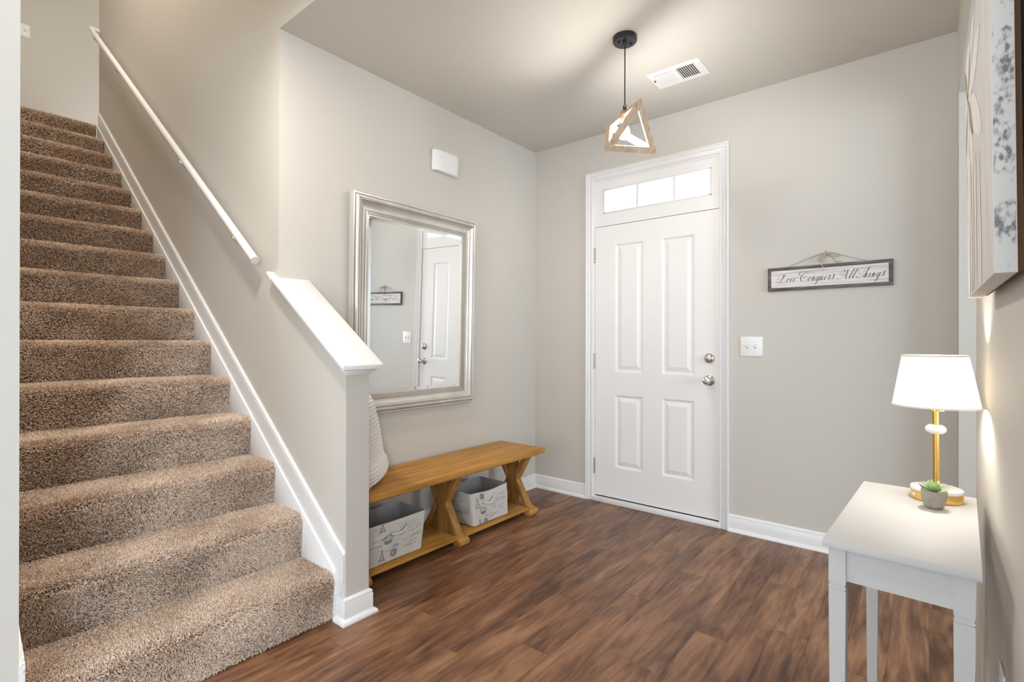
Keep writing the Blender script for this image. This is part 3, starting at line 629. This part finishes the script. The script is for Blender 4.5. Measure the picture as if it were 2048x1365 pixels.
def pxx(u):  # picture column -> x on the sign
    k = (u - 1024) / 1014.55; dx = RT.x * k + FW.x; dy = RT.y * k + FW.y; return 2.48337 + dx * ((-.0145 + 3.361) / dy)
let = MB(); XH = .0225; ZBASE = 1.543
for chn, ua, ub in LT:
    xa, xb = pxx(ua), pxx(ub); ww = xb - xa; sl = .0
    for stv in G[chn]:
        ptv = [(xa + p[0] * ww * (.72 if chn not in 'LCAT' else .80) + (.40 * p[1] * XH if chn not in 'LCAT' else .12 * p[1] * XH), ZBASE + p[1] * XH * (.92 if chn in 'LCAT' else .96)) for p in crspline(stv, 9)]
        ribbon(let, ptv, lambda d: .00062 + .00155 * max(0, -d[1]) ** 2, lambda x, z: (x, -.01415, z))
let.build('lettering', INK, sg)
ck = MB()
for stv in ([(1.772, 1.590), (1.80, 1.589), (1.83, 1.594)], [(2.18, 1.5955), (2.24, 1.597), (2.335, 1.600)], [(1.83, 1.594), (1.95, 1.600), (2.09, 1.602), (2.18, 1.603)], [(2.245, 1.527), (2.29, 1.5275), (2.337, 1.528)]):
    ribbon(ck, crspline(stv, 6), lambda d: .0007, lambda x, z: (x, -.01412, z))
ck.build('painted_board_line', SIGNW, sg)
MB().tube(crspline([(1.858, -.008, 1.632), (1.95, -.006, 1.668), (2.02, -.005, 1.692), (2.052, -.0045, 1.697), (2.10, -.005, 1.688), (2.18, -.006, 1.656), (2.246, -.008, 1.631)], 5), .0007, 6).build('hanging_wire', DARKM, sg)
MB().tube([(2.051, -.012, 1.708), (2.051, .0, 1.700)], .0013, 6).build('nail', DARKM, sg)
bw = MB()
for stv in ([(2.055, -.010, 1.690), (2.035, -.016, 1.688), (2.014, -.020, 1.668), (2.018, -.018, 1.650), (2.030, -.016, 1.668), (2.052, -.014, 1.686)],
            [(2.055, -.010, 1.690), (2.085, -.016, 1.692), (2.110, -.02, 1.682), (2.112, -.018, 1.668), (2.09, -.016, 1.676), (2.056, -.014, 1.686)],
            [(2.050, -.016, 1.688), (2.030, -.022, 1.668), (2.028, -.024, 1.640), (2.042, -.022, 1.605)], [(2.058, -.016, 1.688), (2.078, -.021, 1.675), (2.092, -.022, 1.652), (2.105, -.02, 1.637), (2.125, -.02, 1.640)]):
    c_ = crspline(stv, 6)
    for k in range(3): bw.tube([tuple(np.array(p) + rng.normal(0, .0012, 3)) for p in c_], .0021, 6)
bw.sphere((2.053, -.014, 1.689), .007, 10, 6, (1, .8, .8))
bw.build('jute_bow', JUTE, sg, smooth=True)
# ================================================================== bench
bn = empty('bench', (.227, -1.24, 0), 'long honey wood bench with X shaped trestle legs under the mirror', 'bench')
BY0, BY1 = -2.016, -.462
MB().box(.022, .432, BY0, BY1, .4155, .4495).build('seat', BENCHY, bn, bevel=.006, seg=3)
MB().box(.05, .405, BY0 + .03, BY1 - .045, .4035, .4155).build('seat_rail', BENCHY, bn, bevel=.002)
for yc in (-.562, -1.24, -1.918):
    yw = .026
    MB().box(.188, .262, yc - .0225, yc + .0225, .052, .4035).build('leg_post', BENCHZ, bn, bevel=.003)
    for s in (-1, 1):
        c = .225
        MB().prism([(c + s * .037, .208), (c + s * .044, .222), (c + s * .150, .4035), (c + s * .105, .4035), (c + s * .037, .286)], 1, yc - yw, yc + yw).build('leg_brace', BENCHZ, bn, bevel=.002)
        MB().prism([(c + s * .037, .238), (c + s * .045, .226), (c + s * .146, .055), (c + s * .112, .055), (c + s * .037, .180)], 1, yc - yw, yc + yw).build('leg_brace', BENCHZ, bn, bevel=.002)
    pr = [(.020, .004), (.026, 0), (.095, 0), (.11, .010), (.34, .010), (.355, 0), (.400, 0), (.411, .006), (.414, .022), (.408, .036), (.396, .044), (.376, .046), (.370, .054), (.08, .054), (.074, .046), (.034, .046), (.022, .036)]
    MB().prism(pr, 1, yc - .040, yc + .040).build('foot', BENCHX, bn, bevel=.0025)
for ya, yb in ((-1.20, -.602), (-1.878, -1.28)):
    MB().box(.065, .385, ya, yb, .036, .0545).build('shelf', BENCHY, bn, bevel=.002)
# ================================================================== printed storage bins
def make_bin(label, xb, yb, xt, yt, z0, h, rim, seed, hand, sag):
    rg = random.Random(seed)
    root = empty('storage_bin', (sum(xb) / 2, sum(yb) / 2, z0), label, 'storage bin', group='printed canvas bins on the bench shelf')
    def corner(v): return [xb[0] + (xt[0] - xb[0]) * v, xb[1] + (xt[1] - xb[1]) * v, yb[0] + (yt[0] - yb[0]) * v, yb[1] + (yt[1] - yb[1]) * v]
    def loop(v, ins):
        x0, x1, y0, y1 = corner(v); x0 += ins; y0 += ins; x1 -= ins; y1 -= ins; r = .022; pts = []
        bulge = .007 * math.sin(PI * v) - .004
        for cx, cy, a0 in ((x1 - r, y1 - r, 0), (x0 + r, y1 - r, 90), (x0 + r, y0 + r, 180), (x1 - r, y0 + r, 270)):
            for k in range(7):
                a = math.radians(a0 + k * 15); pts.append((cx + r * math.cos(a), cy + r * math.sin(a)))
            nx = {0: (x1 - r, y1, x0 + r, y1, 0, 1), 90: (x0, y1 - r, x0, y0 + r, -1, 0), 180: (x0 + r, y0, x1 - r, y0, 0, -1), 270: (x1, y0 + r, x1, y1 - r, 1, 0)}[a0]
            for k in range(1, 10):
                t = k / 10; bb = bulge * math.sin(PI * t); pts.append((nx[0] + (nx[2] - nx[0]) * t + nx[4] * bb, nx[1] + (nx[3] - nx[1]) * t + nx[5] * bb))
        return pts
    def zz(x, y, v):
        return z0 + h * v + v ** 2 * sag(x, y)
    mb = MB(); rows = []
    vv = [.0, .03, .2, .4, .6, .8, .95, 1.]
    for v in vv: rows.append([(x, y, zz(x, y, v)) for x, y in loop(v, .010 if v == 0 else 0)])
    rows.append([(x, y, zz(x, y, 1.) + .0015) for x, y in loop(1., .0025)])
    k = len(rows[0]); vs = [p for r_ in rows for p in r_]
    mb.add(vs, [(i * k + j, i * k + (j + 1) % k, (i + 1) * k + (j + 1) % k, (i + 1) * k + j) for i in range(len(rows) - 1) for j in range(k)] + [tuple(range(k))[::-1]])
    mb.build('body', FABRIC, root, smooth=True)
    mb = MB(); rows = []
    for v in (1., .9, .7, .4, .1, .04): rows.append([(x, y, zz(x, y, v) + (.0015 if v == 1 else 0)) for x, y in loop(v, .0025 if v == 1 else .004)])
    vs = [p for r_ in rows for p in r_]
    mb.add(vs, [(i * k + j, i * k + (j + 1) % k, (i + 1) * k + (j + 1) % k, (i + 1) * k + j) for i in range(len(rows) - 1) for j in range(k)] + [tuple(range((len(rows) - 1) * k, len(rows) * k))])
    mb.build('lining', FABIN, root, smooth=True)
    # surfaces for the print: front (+x) face: s along +y 0..1, v up; end (-y) face: s along +x
    def front(s_, v, e_=.0009):
        x0, x1, y0, y1 = corner(v); y = y0 + .022 + (y1 - y0 - .044) * s_; bb = (.007 * math.sin(PI * v) - .004) * math.sin(PI * s_)
        x = x1 + bb + e_; return (x, y, zz(x, y, v))
    def end(s_, v, e_=.0009):
        x0, x1, y0, y1 = corner(v); x = x0 + .022 + (x1 - x0 - .044) * s_; bb = (.007 * math.sin(PI * v) - .004) * math.sin(PI * s_)
        y = y0 - bb - e_; return (x, y, zz(x, y, v))
    LW, LE = yb[1] - yb[0], xb[1] - xb[0]
    mk = MB(); mk2 = MB()
    def scribble(m_, F, s0, v0, length, hh, W, wd=.0007):
        n = max(4, int(length / .0045)); pts = []
        amp = hh
        for i in range(n * 4):
            t = i / (n * 4); pts.append((s0 + t * length / W, v0 + (amp * (.5 + .5 * math.sin(i * 1.57 + rg.uniform(-.5, .5))) * rg.uniform(.3, 1.15)) / h))
        pts = [p for p in pts if 0 <= p[0] <= 1 and .02 < p[1] < .98]
        if len(pts) > 3: ribbon(m_, pts, lambda d: wd / .25, lambda a, c: F(a, c))
    def stroke(m_, F, pts, wd, W, k_=5):
        P = crspline(pts, k_) if len(pts) > 2 else [np.array(p, float) for p in pts]
        P = [(min(1, max(0, p[0])), min(.985, max(.02, p[1]))) for p in P]
        # widths in metres converted separately for s and v
        A = np.array([(p[0] * W, p[1] * h) for p in P]); n = len(A); vs = []
        for i in range(n):
            d = A[min(i + 1, n - 1)] - A[max(i - 1, 0)]; d = d / (np.linalg.norm(d) + 1e-9); nn = np.array([-d[1], d[0]]) * wd
            for sgn in (1, -1): q = A[i] + nn * sgn; vs.append(F(q[0] / W, q[1] / h))
        m_.add(vs, [(2 * i, 2 * i + 1, 2 * i + 3, 2 * i + 2) for i in range(n - 1)])
    def script(m_, F, s0, v0, length, hh, W, wd=.0006):
        n = max(4, int(length / hh * 1.5)); pts = []
        for i in range(n):
            tall = rg.choice([.5, .5, .55, .6, .6, 1.15, -.5]); wide = rg.uniform(.7, 1.2)
            if rg.random() < .16 and i: continue
            for q in range(7):
                a = 2 * PI * q / 7; yy = (.5 - .5 * math.cos(a)) * abs(tall) * (1 if tall > 0 else -1)
                pts.append((s0 + ((i + q / 7) / n * length + hh * (.32 * yy + .16 * math.sin(a) * wide)) / W, v0 + yy * hh / h))
        if len(pts) > 3: stroke(m_, F, pts, wd * .78, W, 2)
    def eiffel(F, s0, v0, ht, W, m_=mk):
        wv = lambda t: .30 * (1 - t) ** 1.9 + .02
        for sg_ in (-1, 1): stroke(m_, F, [(s0 + sg_ * wv(t) * ht / W, v0 + t * ht / h) for t in (0, .15, .35, .6, .85, 1)], .0014, W)
        for t in (.16, .36, .62): stroke(m_, F, [(s0 - wv(t) * ht / W * 1.25, v0 + t * ht / h), (s0 + wv(t) * ht / W * 1.25, v0 + t * ht / h)], .0013, W)
        stroke(m_, F, [(s0 - wv(.05) * ht / W * .7, v0), (s0, v0 + .12 * ht / h), (s0 + wv(.05) * ht / W * .7, v0)], .001, W)
    def crown(F, s0, v0, wd, W, m_=mk):
        q = lambda a, c: (s0 + a * wd / W, v0 + c * wd / h)
        for c in (0, .10, .2): stroke(m_, F, [q(-.42, c + .06), q(0, c - .03), q(.42, c + .06)], .0022 if c != .1 else .0012, W)
        for a in (-.5, -.25, 0, .25, .5): stroke(m_, F, [q(a * .84, .24), q(a * 1.1, .45), q(a * .95, .62)], .0012, W); stroke(m_, F, [q(a * .95 - .03, .66), q(a * .95 + .03, .66)], .0022, W)
        stroke(m_, F, [q(-.5, .6), q(-.25, .75), q(0, .85), q(.25, .75), q(.5, .6)], .001, W)
    def stamp(F, s0, v0, rr, W, m_=mk):
        q = lambda a, r_: (s0 + r_ * math.cos(a) / W, v0 + r_ * math.sin(a) / h)
        for r_ in (rr, rr * .72): stroke(m_, F, [q(2 * PI * i / 12, r_) for i in range(13)], .0015, W, 3)
        stroke(m_, F, [q(2.2, rr * .45), q(1.2, rr * .35), q(-.6, rr * .4), q(4.2, rr * .4)], .0024, W)
        qq = rr * 1.25
        for a, b_ in (((-1, -1), (1, -1)), ((1, -1), (1, 1)), ((1, 1), (-1, 1)), ((-1, 1), (-1, -1))): stroke(mk2, F, [(s0 + a[0] * qq / W, v0 + a[1] * qq / h), (s0 + b_[0] * qq / W, v0 + b_[1] * qq / h)], .0005, W)
    def words(F, txt, s0, v0, size, W, m_=mk):
        cu = bpy.data.curves.new('t', 'FONT'); cu.body = txt; cu.size = size; cu.resolution_u = 2; to = bpy.data.objects.new('t', cu); COL.objects.link(to)
        me = to.to_mesh(); vs = [F(s0 + v.co.x / W, v0 + v.co.y / h) for v in me.vertices]; fs = [tuple(p.vertices) for p in me.polygons]; m_.add(vs, fs)
        to.to_mesh_clear(); bpy.data.objects.remove(to); bpy.data.curves.remove(cu)
    hand(dict(front=front, end=end, LW=LW, LE=LE, mk=mk, mk2=mk2, script=script, stroke=stroke, eiffel=eiffel, crown=crown, stamp=stamp, words=words, h=h, rg=rg, root=root))
    mk.build('dark_print', PRINT, root)['kind'] = 'stuff'; mk2.build('pale_print', PRINTL, root)['kind'] = 'stuff'
    return root
def rope_handle(c, s0, v0, s1, v1, droop):
    F, root = c['front'], c['root']; a, b_ = Vector(F(s0, v0, .001)), Vector(F(s1, v1, .001)); m_ = (a + b_) / 2 + Vector((.022, 0, -droop))
    rp = MB().tube([tuple(p) for p in crspline([a + Vector((-.004, 0, 0)), a + Vector((.010, .006, -droop * .35)), m_, b_ + Vector((.010, -.006, -droop * .35)), b_ + Vector((-.004, 0, 0))], 6)], .0062, 10)
    rp.build('rope_handle', ROPE, root, smooth=True)
    for p in (a, b_):
        MB().tube([(p.x, p.y + .0095 * math.cos(t), p.z + .0095 * math.sin(t)) for t in np.linspace(0, 2 * PI, 17)], .0016, 6, caps=False).build('grommet', NICK, root, smooth=True)
def print_left(c):
    F, W = c['front'], c['LW'] - .044; rg = c['rg']
    rope_handle(c, .40, .715, .66, .775, .008)
    c['eiffel'](F, .24, .80, .055, W); c['crown'](F, .34, .50, .052, W); c['eiffel'](F, .24, .08, .062, W); c['stamp'](F, .46, .22, .018, W)
    c['words'](F, 'BORDEAUX', .02, .47, .013, W)
    for (s0, v0, l, hh) in ((.40, .36, .05, .012), (.62, .44, .035, .016), (.74, .35, .05, .009), (.80, .48, .05, .010), (.70, .62, .07, .013), (.56, .60, .03, .010), (.05, .62, .08, .008), (.2, .64, .05, .010), (.3, .30, .05, .006), (.86, .70, .04, .007), (.66, .26, .09, .007)):
        c['script'](c['mk2'], F, s0, v0, l, hh, W, .0007)
    c['script'](c['mk'], F, .44, .37, .035, .012, W, .0010)
    for i in range(5): c['script'](c['mk2'], F, .5 + .02 * i, .88 - .045 * i, .13 - .01 * i, .0035, W, .0004)
    for i in range(7): c['script'](c['mk2'], F, .02, .42 - .055 * i, .05 + .02 * (i % 2), .0035, W, .0004)
    for i in range(4): c['script'](c['mk2'], F, .04, .92 - .05 * i, .06, .0035, W, .0004)
    c['stroke'](c['mk2'], F, [(.72, .42), (.80, .44), (.9, .47)], .0006, W); c['stroke'](c['mk2'], F, [(.80, .62), (.80, .44), (.83, .38)], .0006, W)
def print_right(c):
    F, W, E, WE = c['front'], c['LW'] - .044, c['end'], c['LE'] - .044
    rope_handle(c, .27, .70, .60, .82, .020)
    c['eiffel'](F, .10, .52, .075, W); c['stamp'](F, .24, .87, .016, W); c['crown'](F, .24, .34, .050, W); c['stamp'](F, .30, .07, .016, W); c['eiffel'](F, .12, -.02, .045, W)
    c['words'](E, 'LA BEAUTE', .36, .36, .020, WE); c['script'](c['mk'], F, .28, .22, .035, .010, W, .0009)
    for (s0, v0, l, hh) in ((.55, .42, .03, .014), (.7, .40, .05, .009), (.7, .30, .06, .008), (.42, .52, .05, .006), (.66, .60, .08, .008), (.55, .66, .05, .012), (.75, .75, .05, .006), (.5, .20, .06, .006), (.4, .15, .04, .008)):
        c['script'](c['mk2'], F, s0, v0, l, hh, W, .0007)
    for i in range(10): c['script'](c['mk'], E, .08 + .02 * (i % 3), .92 - .042 * i, .13 - .012 * (i % 4), .0045, WE, .0005)
    c['script'](c['mk'], E, .12, .40, .10, .011, WE, .0007); c['script'](c['mk'], E, .2, .10, .12, .010, WE, .0007)
    c['stroke'](c['mk'], E, [(.30, .30), (.32, .18), (.30, .08)], .0008, WE); c['stroke'](c['mk'], E, [(.38, .30), (.36, .18), (.40, .08)], .0008, WE); c['stroke'](c['mk'], E, [(.2, .24), (.5, .25)], .0007, WE)
    for i in range(4): c['script'](c['mk2'], E, .5, .56 - .04 * i, .09, .004, WE, .0005)
make_bin('printed canvas bin on the bench shelf nearest the half wall', (.135, .352), (-1.885, -1.512), (.118, .366), (-1.89, -1.492), .0548, .212, None, 3, print_left, lambda x, y: -.004 * math.sin(PI * (y + 1.89) / .4) ** 2)
make_bin('printed canvas bin on the bench shelf nearest the front door', (.130, .358), (-1.108, -.772), (.110, .368), (-1.150, -.795), .0548, .212, None, 5, print_right, lambda x, y: -.012 * math.sin(PI * min(1, max(0, (y + 1.15) / .36))) ** 2 * (1 if x > .3 else .3))
# ================================================================== knit cushion
cu = empty('knit_cushion', (.222, -1.74, .45), 'cream chunky knit cushion standing on the bench behind the half wall', 'cushion')
tdir = Vector((.653, -.757, 0)); ndir = Vector((.757, .653, 0)); lean = math.radians(9); upv = (Vector((0, 0, 1)) * math.cos(lean) - ndir * math.sin(lean)); nv = (ndir * math.cos(lean) + Vector((0, 0, 1)) * math.sin(lean))
cb = Vector((.252, -1.752, .4545)); HW, HH = .205, .442
def cush(sgn):
    def P(u, v):
        a, b_ = 2 * u - 1, 2 * v - 1
        ed = (1 - a * a) * (1 - b_ * b_); th = .042 * max(0, ed) ** .55
        pin = 1 - .06 * (1 - a * a) * 1.0
        x = a * HW * (1 - .05 * (1 - b_ * b_) * 0 - .07 * (b_ > 0) * b_ * b_); z = HH / 2 + b_ * HH / 2
        row = math.floor(v * 22); kn = .0095 * abs(math.sin(PI * (u * 19 + .5 * (row % 2)))) * abs(math.sin(PI * v * 22)) * min(1, ed * 12)
        return tuple(cb + tdir * x + upv * z + nv * (sgn * (th + kn)))
    return P
MB().grid(cush(1), 130, 120).grid(cush(-1), 52, 48, flip=True).build('cover', KNIT, cu, smooth=True)
bo = MB()
for i in range(24):
    t = i / 23
    bo.sphere(tuple(cb + tdir * ((2 * t - 1) * HW * .99) + upv * .006 + nv * .006), .0085, 8, 5)
for i in range(1, 8): bo.sphere(tuple(cb - tdir * HW + upv * (.017 * i) + nv * .004), .0075, 8, 5)
bo.build('bobble_trim', KNIT, cu, smooth=True)
fo = MB()
fo.grid(lambda u, v: tuple(cb + tdir * ((u - .5) * 2 * HW * .96) + upv * (.012 + .115 * v) + nv * (.030 + .026 * math.sin(PI * v) ** .6 + .009 * abs(math.sin(PI * u * 19)) * abs(math.sin(PI * v * 6)) - .03 * abs(2 * u - 1) ** 3)), 90, 40)
fo.build('folded_flap', KNIT, cu, smooth=True)
# ================================================================== console table
ang = math.radians(-2.6)
TB = empty('console_table', (2.4535, -1.765, 0), 'narrow white console table with straight legs against the right wall', 'table', ang, local=True)
tw_, tl = .259, .618; hx, hy = tw_ / 2, tl / 2
MB().box(-hx, hx, -hy, hy, .7425, .760).build('table_top', TABLEW, TB, bevel=.003)
lw = .032; gx, gy = hx - .010, hy - .012
for sx in (-1, 1):
    for sy in (-1, 1):
        xo, yo = sx * gx, sy * gy; xi, yi = xo - sx * lw, yo - sy * lw
        mb = MB(); mb.box(xo, xi, yo, yi, .665, .7425); g_ = .0015
        mb.box(xo - sx * g_, xi + sx * g_, yo - sy * g_, yi + sy * g_, .659, .665); mb.box(xo, xi, yo, yi, .654, .659)
        mb.box(xo - sx * g_, xi + sx * g_, yo - sy * g_, yi + sy * g_, .651, .654)
        tp = .005
        mb.hexa([(xo - sx * tp, yo - sy * tp, 0), (xi + sx * tp, yo - sy * tp, 0), (xi + sx * tp, yi + sy * tp, 0), (xo - sx * tp, yi + sy * tp, 0)], [(xo, yo, .651), (xi, yo, .651), (xi, yi, .651), (xo, yi, .651)])
        mb.build('leg', TABLEW, TB)
for sy in (-1, 1): MB().box(-gx + lw, gx - lw, sy * (gy - .007), sy * (gy - .025), .672, .7425).build('apron', TABLEW, TB)
for sx in (-1, 1): MB().box(sx * (gx - .007), sx * (gx - .025), -gy + lw, gy - lw, .672, .7425).build('apron', TABLEW, TB)
# ================================================================== table lamp
LX, LY = 2.510, -1.546
lamp = empty('table_lamp', (LX, LY, .76), 'gold table lamp with glowing white shade on the console table', 'lamp')
c = (LX, LY, .7602)
bs = MB().lathe([(0, 0), (.0555, 0), (.057, .0015), (.057, .0225), (.0555, .024), (0, .024)], c, 48).build('base', GOLD, lamp, smooth=True)
MB().lathe([(0, .0242), (.0575, .0242), (.0578, .027), (.0565, .0315), (.052, .033), (0, .033)], c, 48).build('base_top', WHITEG, lamp, smooth=True)
an = math.atan2(-.55, -.83)
MB().sphere((LX + .057 * math.cos(an), LY + .057 * math.sin(an), .7725), .0042, 10, 6).build('switch_button', WHITEG, bs, smooth=True)
tl_ = math.radians(.9)
def lean_l(x, y, z): return (x - (z - .79) * math.sin(tl_) * .78, y - (z - .79) * math.sin(tl_) * .63, z)
MB().tube([(LX, LY, .792), (LX, LY, .9), (LX, LY, 1.008)], .0072, 16).xf(lean_l).build('stem', GOLD, lamp, smooth=True)
MB().lathe([(.007, -.0125), (.016, -.0115), (.022, -.006), (.0235, 0), (.022, .006), (.016, .0115), (.007, .0125)], (LX, LY, .952), 32).xf(lean_l).build('ring_bead', WHITEG, lamp, smooth=True)
MB().lathe([(0, 0), (.0205, 0), (.0205, .005), (0, .005)], (LX, LY, 1.003), 32).xf(lean_l).build('socket_disc', GOLD, lamp, smooth=True)
sh = MB().lathe([(.0945, 0), (.0955, .0005), (.0715, .1405), (.0705, .1405), (.0945, .0005)], (LX, LY, 1.0145), 56).xf(lean_l)
sho = sh.build('lamp_shade', SHADE, lamp, smooth=True)
MB().lathe([(.0957, .0), (.0962, .001), (.0954, .0045), (.0948, .0045)], (LX, LY, 1.0142), 56).xf(lean_l).build('shade_trim', TRIM, sho, smooth=True)
MB().lathe([(.0721, .1365), (.0722, .1412), (.0712, .1412)], (LX, LY, 1.0142), 56).xf(lean_l).build('shade_trim', TRIM, sho, smooth=True)
LB = emis('warm_bulb', (1, .93, .85), 255)
MB().lathe([(0, 0), (.009, 0), (.010, .012), (.02, .03), (.023, .045), (.018, .058), (.008, .065), (0, .066)], (LX, LY, 1.026), 20).xf(lean_l).build('bulb', LB, lamp, smooth=True)
MB().tube([(LX, LY, 1.006), (LX, LY, 1.03)], .008, 12).xf(lean_l).build('socket', GOLD, lamp)
# ================================================================== succulent
sc_ = empty('potted_succulent', (2.503, -1.648, .76), 'small green succulent in a grey concrete pot by the lamp', 'plant')
c = (2.503, -1.646, .7602)
jit = lambda a, j: 1 + .035 * math.sin(3 * a + j * .5) + .02 * math.sin(7 * a - j)
MB().lathe([(0, 0), (.015, 0), (.0195, .003), (.0240, .016), (.0268, .033), (.0272, .0455), (.0245, .0460), (.0235, .036), (0, .035)], c, 32, jit=jit).build('pot', CERAM, sc_, smooth=True)
MB().lathe([(0, .0355), (.0235, .0362)], c, 20).build('soil', SOIL, sc_)
def leaf(az, el, ln, wd, z0, m_):
    mb = MB(); d = Vector((math.cos(az) * math.cos(el), math.sin(az) * math.cos(el), math.sin(el))); sd = Vector((-math.sin(az), math.cos(az), 0)); nn = d.cross(sd)
    o_ = Vector((c[0], c[1], c[2] + z0)); rows = []
    for t, w_ in ((0, .35), (.2, .65), (.45, 1.), (.7, .95), (.88, .55), (1., .02)):
        p = o_ + d * (ln * t) + Vector((0, 0, .006 * t * t)); rows.append([p + sd * (wd * w_ * math.cos(a)) + nn * (wd * .42 * w_ * math.sin(a) + wd * .15 * w_ * abs(math.cos(a))) for a in np.linspace(0, 2 * PI, 9)[:-1]])
    vs = [tuple(q) for r_ in rows for q in r_]
    mb.add(vs, [(i * 8 + j, i * 8 + (j + 1) % 8, i * 8 + 8 + (j + 1) % 8, i * 8 + 8 + j) for i in range(5) for j in range(8)] + [tuple(range(8)), tuple(range(40, 48))]); mb.build('leaf', m_, sc_, smooth=True)
for i in range(7): leaf(i * 2 * PI / 7 + .3, .28 + .1 * (i % 2), .034, .0062, .037, LEAFD if i % 2 else LEAF)
for i in range(6): leaf(i * 2 * PI / 6, .75, .031, .0062, .040, LEAF)
for i in range(4): leaf(i * PI / 2 + .5, 1.15, .026, .005, .042, LEAF)
# ================================================================== canvas art
ca = empty('canvas_art', (2.58, -1.997, 1.297), 'cream flower canvas with speckled grey edge hanging on the right wall', 'painting')
cx0, cx1, cy0, cy1, cz0, cz1 = 2.567, 2.594, -2.283, -1.711, 1.297, 1.864
ln_ = lambda x, y, z: (x - .0105 * (z - cz0), y, z)
mb = MB().box(cx0, cx1, cy0, cy1, cz0, cz1); mb.mi = [1] * 6; mb.mi[5] = 0
mb.mi[0] = 0
mb.xf(ln_).build('stretched_canvas', [CFACE, CSIDE], ca, bevel=.0015)
for a in ((cy0 + .004, cy0 + .034, cz0 + .004, cz1 - .004), (cy1 - .034, cy1 - .004, cz0 + .004, cz1 - .004), (cy0 + .034, cy1 - .034, cz0 + .004, cz0 + .034), (cy0 + .034, cy1 - .034, cz1 - .034, cz1 - .004)):
    MB().box(cx1, 2.601, a[0], a[1], a[2], a[3]).xf(ln_).build('stretcher_bar', CBACK, ca)
fy, fz = -1.80, 1.745
def petal(a, ln2, wd, m_, e_):
    mb = MB(); d = (math.cos(a), math.sin(a)); n_ = (-d[1], d[0]); vs = []
    T_ = [.08, .25, .45, .65, .82, .94, 1.]; Wd = [.25, .7, 1., .95, .7, .35, .05]
    for t, w_ in zip(T_, Wd):
        for s in (-1, -.4, .4, 1):
            y = fy + d[0] * ln2 * t + n_[0] * wd * w_ * s; z = fz + d[1] * ln2 * t + n_[1] * wd * w_ * s
            y = min(max(y, cy0 + .004), cy1 - .004); z = min(max(z, cz0 + .005), cz1 - .005)
            vs.append((cx0 - e_ - .0005 * (1 - abs(s)), y, z))
    mb.add(vs, [(i * 4 + j, i * 4 + j + 1, i * 4 + j + 5, i * 4 + j + 4) for i in range(6) for j in range(3)]).xf(ln_).build('painted_petal', m_, ca, smooth=True)
for i in range(11): petal(i * 2 * PI / 11 + .2, rng.uniform(.20, .36), .035, PETAL, .0004)
for i in range(8): petal(i * 2 * PI / 8, rng.uniform(.12, .2), .022, PETALC if i % 2 else PETAL, .0008)
for i, (y_, l_) in enumerate(((-1.76, .34), (-1.79, .42), (-1.84, .38), (-1.90, .44), (-1.98, .30), (-2.06, .36))):
    fy, fz = y_, 1.68 - .02 * i; petal(-PI / 2 + rng.uniform(-.08, .08), l_, .012, PETAL, .0006)
